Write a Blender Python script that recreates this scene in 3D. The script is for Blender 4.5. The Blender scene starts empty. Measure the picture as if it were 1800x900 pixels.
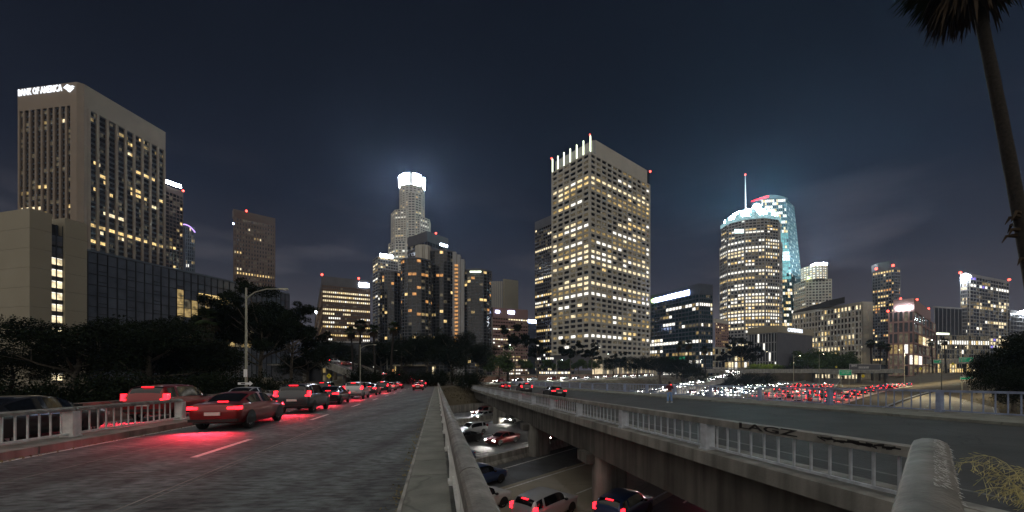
import bpy, bmesh, math, random
import numpy as np
from mathutils import Vector, Matrix

S = bpy.context.scene
COL = S.collection
R = math.radians
FPX = 680.0                 # focal length in pixels of the 1800-wide photograph
HZ = 650.0                  # row of the horizon
CZ = 1.9                    # eye height above the near road

# ------------------------------------------------------------------ camera
cam = bpy.data.cameras.new('camera')
cam.sensor_width = 36.0
cam.lens = 36.0 * FPX / 1800.0
cam.shift_y = (HZ - 450.0) / 1800.0
cam.clip_start = 0.05
cam.clip_end = 8000.0
camo = bpy.data.objects.new('camera', cam)
camo.location = (0, 0, CZ)
camo.rotation_euler = (R(90), 0, 0)
COL.objects.link(camo)
S.camera = camo

# ------------------------------------------------------------------ night sky and added city-glow fill light
SUN_EL, SUN_AZ = 36.0, 190.0        # soft city glow from behind the camera
w = bpy.data.worlds.new('World'); S.world = w; w.use_nodes = True
nt = w.node_tree; nt.nodes.clear()
out = nt.nodes.new('ShaderNodeOutputWorld')
sky = nt.nodes.new('ShaderNodeTexSky'); sky.sky_type = 'NISHITA'; sky.sun_disc = False
sky.sun_elevation = R(SUN_EL); sky.sun_rotation = R(SUN_AZ)
bg1 = nt.nodes.new('ShaderNodeBackground'); bg1.inputs[1].default_value = 0.0006
tc = nt.nodes.new('ShaderNodeTexCoord'); sep = nt.nodes.new('ShaderNodeSeparateXYZ')
ramp = nt.nodes.new('ShaderNodeValToRGB')
nt.links.new(tc.outputs['Generated'], sep.inputs[0]); nt.links.new(sep.outputs['Z'], ramp.inputs[0])
el = ramp.color_ramp.elements
el[0].position = 0.0; el[0].color = (.100, .080, .084, 1)
el[1].position = 1.0; el[1].color = (.0008, .0013, .0036, 1)
for p, c in ((.10, (.064, .056, .063, 1)), (.22, (.023, .0235, .033, 1)), (.36, (.0050, .0064, .0138, 1)), (.55, (.0010, .0015, .0046, 1))):
    e = el.new(p); e.color = c
# thin cloud lit from below by the city
mp = nt.nodes.new('ShaderNodeMapping'); mp.inputs['Scale'].default_value = (2.2, 2.2, 9.0)
nz = nt.nodes.new('ShaderNodeTexNoise'); nz.inputs['Scale'].default_value = 1.6; nz.inputs['Detail'].default_value = 6
cr = nt.nodes.new('ShaderNodeValToRGB'); cr.color_ramp.elements[0].position = .52; cr.color_ramp.elements[1].position = .80
cr.color_ramp.elements[1].color = (.085, .076, .080, 1)
nt.links.new(tc.outputs['Generated'], mp.inputs[0]); nt.links.new(mp.outputs[0], nz.inputs[0]); nt.links.new(nz.outputs[0], cr.inputs[0])
low = nt.nodes.new('ShaderNodeMapRange'); low.inputs[1].default_value = .45; low.inputs[2].default_value = .12
nt.links.new(sep.outputs['Z'], low.inputs[0])
mul = nt.nodes.new('ShaderNodeMixRGB'); mul.blend_type = 'MULTIPLY'; mul.inputs[0].default_value = 1
nt.links.new(cr.outputs[0], mul.inputs[1]); nt.links.new(low.outputs[0], mul.inputs[2])
addc = nt.nodes.new('ShaderNodeMixRGB'); addc.blend_type = 'ADD'; addc.inputs[0].default_value = 1
nt.links.new(ramp.outputs[0], addc.inputs[1]); nt.links.new(mul.outputs[0], addc.inputs[2])
bg2 = nt.nodes.new('ShaderNodeBackground'); bg2.inputs[1].default_value = 1.0
nt.links.new(addc.outputs[0], bg2.inputs[0]); nt.links.new(sky.outputs[0], bg1.inputs[0])
ads = nt.nodes.new('ShaderNodeAddShader')
nt.links.new(bg1.outputs[0], ads.inputs[0]); nt.links.new(bg2.outputs[0], ads.inputs[1]); nt.links.new(ads.outputs[0], out.inputs[0])

sl = bpy.data.lights.new('city_glow_fill', 'SUN'); sl.energy = 1.6; sl.angle = R(120); sl.color = (1.0, .93, .82)  # broad sun lamp added as fill, standing in for diffuse city glow
so = bpy.data.objects.new('city_glow_fill', sl); COL.objects.link(so)
az = R(SUN_AZ)
sdir = Vector((math.sin(az) * math.cos(R(SUN_EL)), math.cos(az) * math.cos(R(SUN_EL)), math.sin(R(SUN_EL))))
so.rotation_euler = sdir.to_track_quat('Z', 'Y').to_euler()
so.location = (0, -20, 60)

vs = S.view_settings
vs.view_transform = 'Standard'; vs.look = 'None'; vs.exposure = 0.0; vs.gamma = 1.0; vs.use_curve_mapping = False
S.cycles.use_denoising = True
S.cycles.max_bounces = 5; S.cycles.diffuse_bounces = 2; S.cycles.glossy_bounces = 3
S.cycles.transmission_bounces = 3; S.cycles.volume_bounces = 0; S.cycles.transparent_max_bounces = 8
S.cycles.sample_clamp_indirect = 4.0
S.cycles.caustics_reflective = False; S.cycles.caustics_refractive = False

# ------------------------------------------------------------------ materials
MATS = {}
def N(nt, t): return nt.nodes.new(t)
def mat(name, col, rough=.7, metal=0., var=.25, scale=1.0, bump=0., bscale=20., streak=0., spec=.4, cracks=0.):
    """procedural surface: base colour broken up by two noises, optional bump, vertical streaks and cracks"""
    m = bpy.data.materials.new(name); m.use_nodes = True
    nt = m.node_tree; b = nt.nodes['Principled BSDF']
    b.inputs['Roughness'].default_value = rough; b.inputs['Metallic'].default_value = metal
    b.inputs['Specular IOR Level'].default_value = spec
    tc = N(nt, 'ShaderNodeTexCoord')
    n1 = N(nt, 'ShaderNodeTexNoise'); n1.inputs['Scale'].default_value = scale; n1.inputs['Detail'].default_value = 6
    nt.links.new(tc.outputs['Object'], n1.inputs['Vector'])
    r = N(nt, 'ShaderNodeValToRGB')
    r.color_ramp.elements[0].position = .3; r.color_ramp.elements[1].position = .7
    r.color_ramp.elements[0].color = tuple(c * (1 - var) for c in col) + (1,)
    r.color_ramp.elements[1].color = tuple(min(1, c * (1 + var)) for c in col) + (1,)
    nt.links.new(n1.outputs[0], r.inputs[0])
    last = r.outputs[0]
    def mulby(fac_out, lo):
        nonlocal last
        rr = N(nt, 'ShaderNodeValToRGB'); rr.color_ramp.elements[0].color = (lo, lo, lo, 1)
        rr.color_ramp.elements[0].position = .35; rr.color_ramp.elements[1].position = .62
        mx = N(nt, 'ShaderNodeMixRGB'); mx.blend_type = 'MULTIPLY'; mx.inputs[0].default_value = 1
        nt.links.new(fac_out, rr.inputs[0]); nt.links.new(last, mx.inputs[1]); nt.links.new(rr.outputs[0], mx.inputs[2])
        last = mx.outputs[0]
    if streak:
        mpn = N(nt, 'ShaderNodeMapping'); mpn.inputs['Scale'].default_value = (1.7, 1.7, .12)
        n2 = N(nt, 'ShaderNodeTexNoise'); n2.inputs['Scale'].default_value = 1.3; n2.inputs['Detail'].default_value = 5
        nt.links.new(tc.outputs['Object'], mpn.inputs[0]); nt.links.new(mpn.outputs[0], n2.inputs['Vector'])
        mulby(n2.outputs[0], 1 - streak)
    if cracks:
        v = N(nt, 'ShaderNodeTexVoronoi'); v.feature = 'DISTANCE_TO_EDGE'; v.inputs['Scale'].default_value = .35
        nn = N(nt, 'ShaderNodeTexNoise'); nn.inputs['Scale'].default_value = 1.5
        ma = N(nt, 'ShaderNodeMixRGB'); ma.inputs[0].default_value = .35
        nt.links.new(tc.outputs['Object'], nn.inputs['Vector'])
        nt.links.new(tc.outputs['Object'], ma.inputs[1]); nt.links.new(nn.outputs['Color'], ma.inputs[2]); nt.links.new(ma.outputs[0], v.inputs['Vector'])
        mm = N(nt, 'ShaderNodeMapRange'); mm.inputs[2].default_value = .012; mm.inputs[3].default_value = .3; mm.inputs[4].default_value = .7
        nt.links.new(v.outputs[0], mm.inputs[0]); mulby(mm.outputs[0], 1 - cracks)
    nt.links.new(last, b.inputs['Base Color'])
    if bump:
        n3 = N(nt, 'ShaderNodeTexNoise'); n3.inputs['Scale'].default_value = bscale; n3.inputs['Detail'].default_value = 4
        nt.links.new(tc.outputs['Object'], n3.inputs['Vector'])
        bp = N(nt, 'ShaderNodeBump'); bp.inputs['Strength'].default_value = bump; bp.inputs['Distance'].default_value = .03
        nt.links.new(n3.outputs[0], bp.inputs['Height']); nt.links.new(bp.outputs[0], b.inputs['Normal'])
    MATS[name] = m
    return m
def emit(name, col, strength, var=.0, scale=.6, sample=False, base=(.02, .02, .02)):
    m = bpy.data.materials.new(name); m.use_nodes = True
    nt = m.node_tree; b = nt.nodes['Principled BSDF']
    b.inputs['Base Color'].default_value = base + (1,); b.inputs['Roughness'].default_value = .15
    b.inputs['Emission Color'].default_value = col + (1,); b.inputs['Emission Strength'].default_value = strength
    if var:
        tc = N(nt, 'ShaderNodeTexCoord'); n1 = N(nt, 'ShaderNodeTexNoise')
        n1.inputs['Scale'].default_value = scale; n1.inputs['Detail'].default_value = 3
        mr = N(nt, 'ShaderNodeMapRange'); mr.inputs[1].default_value = .32; mr.inputs[2].default_value = .68
        mr.inputs[3].default_value = strength * (1 - var); mr.inputs[4].default_value = strength * (1 + var * .7)
        nt.links.new(tc.outputs['Object'], n1.inputs['Vector']); nt.links.new(n1.outputs[0], mr.inputs[0])
        nt.links.new(mr.outputs[0], b.inputs['Emission Strength'])
    if not sample: m.cycles.emission_sampling = 'NONE'
    MATS[name] = m
    return m

def tine(m):
    nt = m.node_tree; tc = N(nt, 'ShaderNodeTexCoord'); mp = N(nt, 'ShaderNodeMapping'); mp.inputs['Rotation'].default_value = (0, 0, math.atan((768 - 900) / FPX)); mp.inputs['Scale'].default_value = (1.2, 17, 1)
    n = N(nt, 'ShaderNodeTexNoise'); n.inputs['Scale'].default_value = 1.; n.inputs['Detail'].default_value = 5
    nt.links.new(tc.outputs['Object'], mp.inputs[0]); nt.links.new(mp.outputs[0], n.inputs['Vector'])
    b0 = [x for x in nt.nodes if x.type == 'BUMP'][0]; b1 = N(nt, 'ShaderNodeBump'); b1.inputs['Strength'].default_value = .9; b1.inputs['Distance'].default_value = .03
    nt.links.new(n.outputs[0], b1.inputs['Height']); nt.links.new(b1.outputs[0], b0.inputs['Normal'])
    mp2 = N(nt, 'ShaderNodeMapping'); mp2.inputs['Rotation'].default_value = mp.inputs['Rotation'].default_value; mp2.inputs['Scale'].default_value = (1.1, .05, 1)
    n2 = N(nt, 'ShaderNodeTexNoise'); n2.inputs['Scale'].default_value = 1.; n2.inputs['Detail'].default_value = 6
    nt.links.new(tc.outputs['Object'], mp2.inputs[0]); nt.links.new(mp2.outputs[0], n2.inputs['Vector'])
    rr = N(nt, 'ShaderNodeValToRGB'); rr.color_ramp.elements[0].position = .34; rr.color_ramp.elements[1].position = .62; rr.color_ramp.elements[0].color = (.5, .5, .5, 1)
    n3 = N(nt, 'ShaderNodeTexNoise'); n3.inputs['Scale'].default_value = 1.; n3.inputs['Detail'].default_value = 8; mp3 = N(nt, 'ShaderNodeMapping'); mp3.inputs['Rotation'].default_value = mp.inputs['Rotation'].default_value; mp3.inputs['Scale'].default_value = (3.5, 9, 4)
    nt.links.new(tc.outputs['Object'], mp3.inputs[0]); nt.links.new(mp3.outputs[0], n3.inputs['Vector']); gr = N(nt, 'ShaderNodeMapRange'); gr.inputs[1].default_value = .33; gr.inputs[2].default_value = .67; gr.inputs[3].default_value = .35; gr.inputs[4].default_value = 1.35
    nt.links.new(n3.outputs[0], gr.inputs[0]); mg = N(nt, 'ShaderNodeMixRGB'); mg.blend_type = 'MULTIPLY'; mg.inputs[0].default_value = 1; s0 = nt.nodes['Principled BSDF'].inputs['Base Color'].links[0].from_socket
    nt.links.new(s0, mg.inputs[1]); nt.links.new(gr.outputs[0], mg.inputs[2]); nt.links.new(mg.outputs[0], nt.nodes['Principled BSDF'].inputs['Base Color'])
    bs = nt.nodes['Principled BSDF']; src = bs.inputs['Base Color'].links[0].from_socket; mx = N(nt, 'ShaderNodeMixRGB'); mx.blend_type = 'MULTIPLY'; mx.inputs[0].default_value = 1
    nt.links.new(n2.outputs[0], rr.inputs[0]); nt.links.new(src, mx.inputs[1]); nt.links.new(rr.outputs[0], mx.inputs[2]); nt.links.new(mx.outputs[0], bs.inputs['Base Color'])
mat('asphalt', (.128, .146, .150), .8, var=.35, scale=.7, bump=1., bscale=11, cracks=.18)
tine(MATS['asphalt'])
mat('asphalt_dark', (.042, .043, .043), .8, var=.3, scale=.6, bump=.6, bscale=11, cracks=.4)
mat('paint_worn', (.13, .13, .125), .7, var=.4, scale=3)
mat('asphalt_far', (.075, .075, .075), .75, var=.25, scale=.4, cracks=.3)
mat('freeway', (.082, .088, .094), .7, var=.25, scale=.5, bump=.3, bscale=9, cracks=.4)
mat('ramp_concrete', (.27, .245, .19), .75, var=.15, scale=.3, cracks=.3)
mat('paint_white', (.55, .55, .53), .6, var=.35, scale=6)
mat('paint_yellow', (.55, .38, .05), .6, var=.3, scale=6)
mat('concrete', (.27, .265, .24), .8, var=.22, scale=.8, bump=.35, bscale=14, streak=.45)
mat('concrete_walk', (.185, .19, .165), .85, var=.28, scale=1.6, bump=.6, bscale=26, streak=.0, cracks=.3)
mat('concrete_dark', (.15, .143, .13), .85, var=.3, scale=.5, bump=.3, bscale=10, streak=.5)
mat('concrete_pale', (.34, .33, .30), .8, var=.2, scale=.7, bump=.3, bscale=12, streak=.5)
mat('rail_cap', (.21, .20, .18), .65, var=.4, scale=5, bump=.4, bscale=30, streak=.3)
mat('rail_white', (.74, .74, .72), .55, var=.18, scale=5, streak=.25)
mat('rail_blue', (.27, .32, .46), .5, var=.18, scale=5, streak=.2)
mat('rail_grey', (.52, .55, .60), .55, var=.2, scale=5, streak=.3)
mat('dirt', (.085, .07, .045), .95, var=.35, scale=.25, bump=.5, bscale=3)
mat('dry_grass', (.20, .165, .075), .9, var=.3, scale=3)
mat('straw', (.50, .44, .20), .8, var=.25, scale=12)
mat('brown_wall', (.18, .10, .065), .85, var=.2, scale=.5, streak=.2)
mat('metal_pole', (.30, .30, .24), .5, .4, var=.2, scale=3)
mat('metal_dark', (.05, .05, .05), .5, .5, var=.2, scale=3)
mat('sign_green', (.0, .42, .20), .5, var=.08)
mat('sign_white', (.75, .75, .75), .5, var=.05)
mat('sign_yellow', (.75, .62, .02), .5, var=.05)
mat('black', (.012, .012, .012), .6, var=.2)
mat('rubber', (.015, .015, .015), .85, var=.2, scale=10)
mat('alloy', (.45, .45, .46), .3, .9, var=.1)
mat('bark', (.10, .085, .065), .9, var=.4, scale=3, bump=.6, bscale=8)
mat('palm_bark', (.022, .018, .014), .95, var=.4, scale=6, bump=.8, bscale=9)
def leafmat(name, col, var=.5):
    m = mat(name, col, .75, var=var, scale=.55, spec=.08)
    b = m.node_tree.nodes['Principled BSDF']
    b.inputs['Subsurface Weight'].default_value = 0
    return m
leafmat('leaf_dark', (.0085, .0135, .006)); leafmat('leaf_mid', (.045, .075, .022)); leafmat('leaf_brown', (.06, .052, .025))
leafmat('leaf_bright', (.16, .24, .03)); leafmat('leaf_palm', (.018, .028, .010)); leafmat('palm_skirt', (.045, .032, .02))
# building surfaces
mat('beige_stone', (.29, .26, .195), .85, var=.06, scale=.06, bump=.1, bscale=2)
mat('brown_stone', (.23, .18, .135), .8, var=.08, scale=.1)
mat('white_stone', (.44, .42, .37), .8, var=.06, scale=.15)
mat('grey_stone', (.27, .27, .275), .8, var=.08, scale=.1)
mat('pink_stone', (.30, .185, .165), .8, var=.08, scale=.1)
mat('red_brown', (.115, .075, .056), .8, var=.08, scale=.1)
mat('dark_metal', (.035, .037, .042), .35, .3, var=.2, scale=.2)
mat('charcoal', (.085, .085, .095), .6, var=.12, scale=.2)
mat('steel_blue', (.09, .105, .13), .4, .3, var=.15, scale=.2)
mat('teal_metal', (.12, .20, .22), .4, .3, var=.1, scale=.2)
mat('roof_dark', (.05, .05, .05), .9, var=.2)
def glass(name, col, rough):
    m = mat(name, col, rough, 0, var=.3, scale=.15, spec=.6)
    return m
glass('glass_dark', (.018, .020, .023), .12); glass('glass_bronze', (.026, .017, .011), .15)
glass('glass_blue', (.085, .095, .118), .12); glass('glass_teal', (.02, .05, .058), .1)
glass('glass_hotel', (.018, .021, .021), .10)
WARM = (1.0, .70, .28); SOFT = (1.0, .82, .50); COOL = (1.0, .96, .86); AMBER = (1.0, .46, .14)
emit('lit_faint', SOFT, .10, .8, .5); emit('lit_dim', WARM, .36, .7, .5); emit('lit_warm', WARM, 1.15, .6, .6)
emit('lit_soft', SOFT, 1.3, .55, .6); emit('lit_white', COOL, 1.5, .4, .6); emit('lit_amber', AMBER, .75, .6, .5)
emit('lit_cyan', (.30, .92, .95), .55, .6, .25); emit('lit_green', (.05, .8, .35), .5, .4); emit('lit_violet', (.35, .25, 1.0), .9, .4)
emit('lit_cyanwhite', (.75, 1.0, 1.0), 2.2, .3, .2)
PANES = ['glass_dark', 'lit_faint', 'lit_dim', 'lit_warm', 'lit_soft', 'lit_white', 'lit_amber', 'lit_cyan', 'lit_green', 'lit_violet', 'lit_cyanwhite']
emit('sign_glow', (.80, .89, 1.0), 60.0, sample=True); emit('sign_glow_blue', (.50, .62, 1.0), 20.0, sample=True); emit('letter_glow', (.86, .92, 1.0), 1.7, sample=True)
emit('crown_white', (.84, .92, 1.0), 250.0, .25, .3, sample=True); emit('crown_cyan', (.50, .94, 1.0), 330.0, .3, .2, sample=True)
emit('crown_warm', (.90, 1.0, .72), 3.0, .2, .3, sample=True)
emit('crown_dim', (.45, .75, .80), .75, .5, .4); emit('crown_dim_white', (.75, .80, .85), .85, .4, .4)
emit('beacon_red', (1.0, .06, .04), 9.0); emit('beacon_green', (.55, 1.0, .25), 6.0); emit('violet_line', (.55, .35, 1.0), 2.2)
emit('tail_red', (1.0, .012, .022), 6.0, sample=True); emit('tail_far', (1.0, .012, .022), 9.0, sample=True)
emit('head_white', (1.0, .96, .88), 34.0, sample=True); emit('head_far', (1.0, .97, .92), 34.0, sample=True)
emit('lamp_glow', (1.0, .86, .58), 26.0); emit('lamp_cool', (.93, 1.0, .93), 26.0)
emit('arcade_glow', (1.0, .80, .50), .9, .5, .15)

# ------------------------------------------------------------------ mesh helpers
class MB:
    def __init__(s): s.v = []; s.f = []; s.m = []
    def quad(s, a, b, c, d, m=0):
        i = len(s.v); s.v += [tuple(a), tuple(b), tuple(c), tuple(d)]; s.f.append((i, i+1, i+2, i+3)); s.m.append(m)
    def hexa(s, p, m=0, back=True):
        """p: 4 inner then 4 outer corner points (same winding)"""
        i = len(s.v); s.v += [tuple(q) for q in p]
        fs = [(4, 5, 6, 7), (0, 1, 5, 4), (1, 2, 6, 5), (2, 3, 7, 6), (3, 0, 4, 7)]
        if back: fs.append((3, 2, 1, 0))
        for f in fs: s.f.append(tuple(i + k for k in f)); s.m.append(m)
    def box(s, x0, x1, y0, y1, z0, z1, m=0):
        s.hexa([(x0, y0, z0), (x1, y0, z0), (x1, y1, z0), (x0, y1, z0), (x0, y0, z1), (x1, y0, z1), (x1, y1, z1), (x0, y1, z1)], m)
    def prism(s, pts, z0, z1, m=0, mtop=None):
        n = len(pts); i = len(s.v)
        s.v += [(p[0], p[1], z0) for p in pts] + [(p[0], p[1], z1) for p in pts]
        for k in range(n):
            s.f.append((i + k, i + (k + 1) % n, i + n + (k + 1) % n, i + n + k)); s.m.append(m)
        s.f.append(tuple(range(i + n, i + 2 * n))); s.m.append(m if mtop is None else mtop)
        s.f.append(tuple(range(i + n - 1, i - 1, -1))); s.m.append(m)
    def tube(s, path, rad, seg=8, m=0, cap=True):
        path = [Vector(p) for p in path]; n = len(path)
        if not hasattr(rad, '__len__'): rad = [rad] * n
        base = len(s.v); prev = None
        for k, p in enumerate(path):
            d = (path[min(k + 1, n - 1)] - path[max(k - 1, 0)])
            d = d.normalized() if d.length > 1e-9 else Vector((0, 0, 1))
            if prev is None: a = d.cross(Vector((0, 0, 1))) if abs(d.z) < .9 else d.cross(Vector((1, 0, 0)))
            else: a = prev - d * prev.dot(d)
            a = a.normalized(); b = d.cross(a); prev = a
            for j in range(seg):
                t = 2 * math.pi * j / seg
                s.v.append(tuple(p + (a * math.cos(t) + b * math.sin(t)) * rad[k]))
        for k in range(n - 1):
            for j in range(seg):
                i0 = base + k * seg + j; i1 = base + k * seg + (j + 1) % seg
                s.f.append((i0, i1, i1 + seg, i0 + seg)); s.m.append(m)
        if cap:
            s.f.append(tuple(base + j for j in range(seg))[::-1]); s.m.append(m)
            s.f.append(tuple(base + (n - 1) * seg + j for j in range(seg))); s.m.append(m)
    def sphere(s, c, r, m=0, seg=8, rings=5, sz=1.0):
        base = len(s.v); c = Vector(c)
        for i in range(rings + 1):
            ph = math.pi * i / rings
            for j in range(seg):
                t = 2 * math.pi * j / seg
                s.v.append((c.x + r * math.sin(ph) * math.cos(t), c.y + r * math.sin(ph) * math.sin(t), c.z + sz * r * math.cos(ph)))
        for i in range(rings):
            for j in range(seg):
                a = base + i * seg + j; b = base + i * seg + (j + 1) % seg
                s.f.append((a, a + seg, b + seg, b)); s.m.append(m)
    def mesh(s, name, mats, smooth=False):
        me = bpy.data.meshes.new(name); me.from_pydata(s.v, [], s.f)
        if isinstance(mats, str): mats = [mats]
        for q in mats: me.materials.append(MATS[q])
        if len(mats) > 1: me.polygons.foreach_set('material_index', s.m)
        if smooth: me.polygons.foreach_set('use_smooth', [True] * len(s.f))
        me.update(); return me
    def build(s, name, mats, parent=None, smooth=False, kind=None):
        return obj(name, s.mesh(name, mats, smooth), parent, kind)
def obj(name, me, parent=None, kind=None, loc=None, rz=None):
    o = bpy.data.objects.new(name, me); COL.objects.link(o)
    if parent is not None: o.parent = parent
    if kind: o['kind'] = kind
    if loc is not None: o.location = loc
    if rz is not None: o.rotation_euler = (0, 0, rz)
    return o
def tag(o, label, cat, group=None):
    o['label'] = label; o['category'] = cat
    if group: o['group'] = group
    return o
def thing(name, label, cat, loc=(0, 0, 0), rz=0., group=None):
    o = bpy.data.objects.new(name, None); COL.objects.link(o); o.empty_display_size = .3
    o.location = loc; o.rotation_euler = (0, 0, rz)
    return tag(o, label, cat, group)
def dup(root, loc=None, rz=None, label=None, scale=None):
    def cp(o, p):
        c = o.copy(); COL.objects.link(c)
        if p is not None: c.parent = p
        for ch in KIDS.get(o.name, []): cp(ch, c)
        return c
    if root.name not in KIDS:
        for o in (root,) + tuple(root.children_recursive): KIDS[o.name] = list(o.children)
    c = cp(root, None)
    if loc is not None: c.location = loc
    if rz is not None: c.rotation_euler = (0, 0, rz)
    if label: c['label'] = label
    if scale is not None: c.scale = scale if hasattr(scale, '__len__') else (scale,) * 3
    return c
KIDS = {}

def ray(px, py, Y):           # a photograph pixel at a chosen distance
    return Vector(((px - 900) / FPX * Y, Y, CZ + (HZ - py) / FPX * Y))
def kx(px): return (px - 900) / FPX
# road frame: t along the near bridge, d to its right, the decks fall 2.5 % away from us
PHI = math.atan((768 - 900) / FPX)
DX, DY = math.sin(PHI), math.cos(PHI)
SLOPE = -.025
ROADRZ = -PHI
def RP(d, t, z=0.): return Vector((t * DX + d * DY, t * DY - d * DX, z + SLOPE * t))
# freeway frame: s along the freeway (away to the right), g to its right
FX, FY = math.sin(R(41)), math.cos(R(41))
FZ = -7.0
def FPn(s, g, z=FZ): return Vector((FX * s + FY * g, FY * s - FX * g, z))
FRZ = -R(41)
GP = [(-3200, -2.5), (-300, -2.5), (-78, -2.5), (-64, -7.3), (24, -7.3), (50, -1.6), (100, -1.0), (3200, -1.0)]
def gz(x, y):
    g = FY * x - FX * y
    for (a, za), (b, zb) in zip(GP, GP[1:]):
        if a <= g <= b: return za + (zb - za) * (g - a) / (b - a)
    return -1.0

# ================================================================== THE SETTING
def rbox(mb, d0, d1, t0, t1, z0, z1, m=0):      # a box in the road frame (follows the fall of the deck)
    mb.hexa([RP(d0, t0, z0), RP(d1, t0, z0), RP(d1, t1, z0), RP(d0, t1, z0), RP(d0, t0, z1), RP(d1, t0, z1), RP(d1, t1, z1), RP(d0, t1, z1)], m)
def rsheet(mb, d0, d1, t0, t1, z, m=0): mb.quad(RP(d0, t0, z), RP(d1, t0, z), RP(d1, t1, z), RP(d0, t1, z), m)
def fbox(mb, s0, s1, g0, g1, z0, z1, m=0):
    mb.hexa([FPn(s0, g0, z0), FPn(s0, g1, z0), FPn(s1, g1, z0), FPn(s1, g0, z0), FPn(s0, g0, z1), FPn(s0, g1, z1), FPn(s1, g1, z1), FPn(s1, g0, z1)][::1], m)
def fsheet(mb, s0, s1, g0, g1, z, m=0): mb.quad(FPn(s0, g0, z), FPn(s0, g1, z), FPn(s1, g1, z), FPn(s1, g0, z), m)

# ground: one sheet with the freeway cutting in it
mb = MB()
ss = [-1500, -400, -100, 0, 100, 200, 300, 500, 800, 1500, 4000]
gs = [a for a, _ in GP]
for a, b in zip(ss, ss[1:]):
    for (g0, z0), (g1, z1) in zip(GP, GP[1:]):
        mb.quad(FPn(a, g0, z0), FPn(a, g1, z1), FPn(b, g1, z1), FPn(b, g0, z0))
mb.build('ground', 'dirt', kind='structure')

# freeway carriageways, two connector ramps
mb = MB(); fsheet(mb, -260, 620, -61, -4.6, FZ); freeway = mb.build('freeway_road', 'freeway', kind='structure')
def strip(pts, wid, z_list, thick=None):
    """road strip along a centre line; returns left and right edges"""
    L, Rr = [], []
    for k, p in enumerate(pts):
        a = Vector(pts[max(k - 1, 0)]); b = Vector(pts[min(k + 1, len(pts) - 1)])
        t = (b - a).to_2d().normalized() if hasattr(b - a, 'to_2d') else (b - a).normalized()
        n = Vector((-t.y, t.x)); c = Vector(p).to_2d() if len(p) > 2 else Vector(p)
        L.append((c + n * wid / 2)); Rr.append((c - n * wid / 2))
    return L, Rr
def road_strip(name, pts, wid, zs, m, kind='structure', thick=0., parent=None):
    L, Rr = strip(pts, wid, zs); mb = MB()
    for k in range(len(pts) - 1):
        a, b, c, d = L[k], Rr[k], Rr[k+1], L[k+1]
        if thick:
            mb.hexa([(a.x, a.y, zs[k]-thick), (b.x, b.y, zs[k]-thick), (c.x, c.y, zs[k+1]-thick), (d.x, d.y, zs[k+1]-thick),
                     (a.x, a.y, zs[k]), (b.x, b.y, zs[k]), (c.x, c.y, zs[k+1]), (d.x, d.y, zs[k+1])])
        else: mb.quad((a.x, a.y, zs[k]), (b.x, b.y, zs[k]), (c.x, c.y, zs[k+1]), (d.x, d.y, zs[k+1]))
    return mb.build(name, m, parent, kind=kind), L, Rr
def line_pts(x, y, head, ln, n=2, bend=0.):
    pts = [(x, y)]; h = head
    for k in range(n):
        x += math.sin(R(h)) * ln / n; y += math.cos(R(h)) * ln / n; h += bend; pts.append((x, y))
    return pts
c1 = line_pts(-14, 8, 43.5, 380, 14, .9)
connector, cl1, cr1 = road_strip('connector_road', c1, 10.0, [FZ + .05] * len(c1), 'ramp_concrete')
c2 = line_pts(6, 7, 47.3, 380, 14, .75)
offramp, cl2, cr2 = road_strip('ramp_road', c2, 16.0, [FZ + .09] * len(c2), 'ramp_concrete')
# painted lines on the freeway
mb = MB()
for g in (-8.3, -12.0, -15.7, -19.4, -29.7, -33.4, -37.1, -40.8, -52.0, -55.7):
    for k in range(-6, 60): fsheet(mb, k * 9., k * 9. + 3., g - .07, g + .07, FZ + .008)
for g in (-5.2, -23.4, -26.6, -45.6, -48.6, -59.6): fsheet(mb, -260, 620, g - .08, g + .08, FZ + .008)
mb.build('lane_marking', 'paint_white', freeway, kind='stuff')
mb = MB()
for k in range(-40, 120): fsheet(mb, k * 4.6, k * 4.6 + .06, -61, -4.6, FZ + .004)
mb.build('slab_joint', 'black', freeway, kind='stuff')
def edge_line(name, L, off, z, m, parent, dash=False, wid=.16):
    mb = MB()
    for k in range(len(L) - 1):
        a, b = L[k], L[k + 1]; t = (b - a).normalized(); n = Vector((-t.y, t.x)); ln = (b - a).length
        segs = [(0, ln)] if not dash else [(q, min(q + 3, ln)) for q in np.arange(0, ln, 9)]
        for q0, q1 in segs:
            p, q = a + t * q0 + n * off, a + t * q1 + n * off
            mb.quad((p.x - n.x*wid/2, p.y - n.y*wid/2, z), (q.x - n.x*wid/2, q.y - n.y*wid/2, z), (q.x + n.x*wid/2, q.y + n.y*wid/2, z), (p.x + n.x*wid/2, p.y + n.y*wid/2, z))
    mb.build(name, m, parent, kind='stuff')
edge_line('edge_line', cl1, -.6, FZ + .058, 'paint_white', connector); edge_line('edge_line', cr1, .6, FZ + .058, 'paint_white', connector)
edge_line('lane_line', cl1, -5., FZ + .058, 'paint_white', connector, True)
edge_line('edge_line', cl2, -.7, FZ + .098, 'paint_yellow', offramp); edge_line('edge_line', cr2, .7, FZ + .098, 'paint_white', offramp)
edge_line('lane_line', cl2, -5.3, FZ + .098, 'paint_white', offramp, True); edge_line('lane_line', cl2, -10.4, FZ + .098, 'paint_white', offramp, True)

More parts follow.
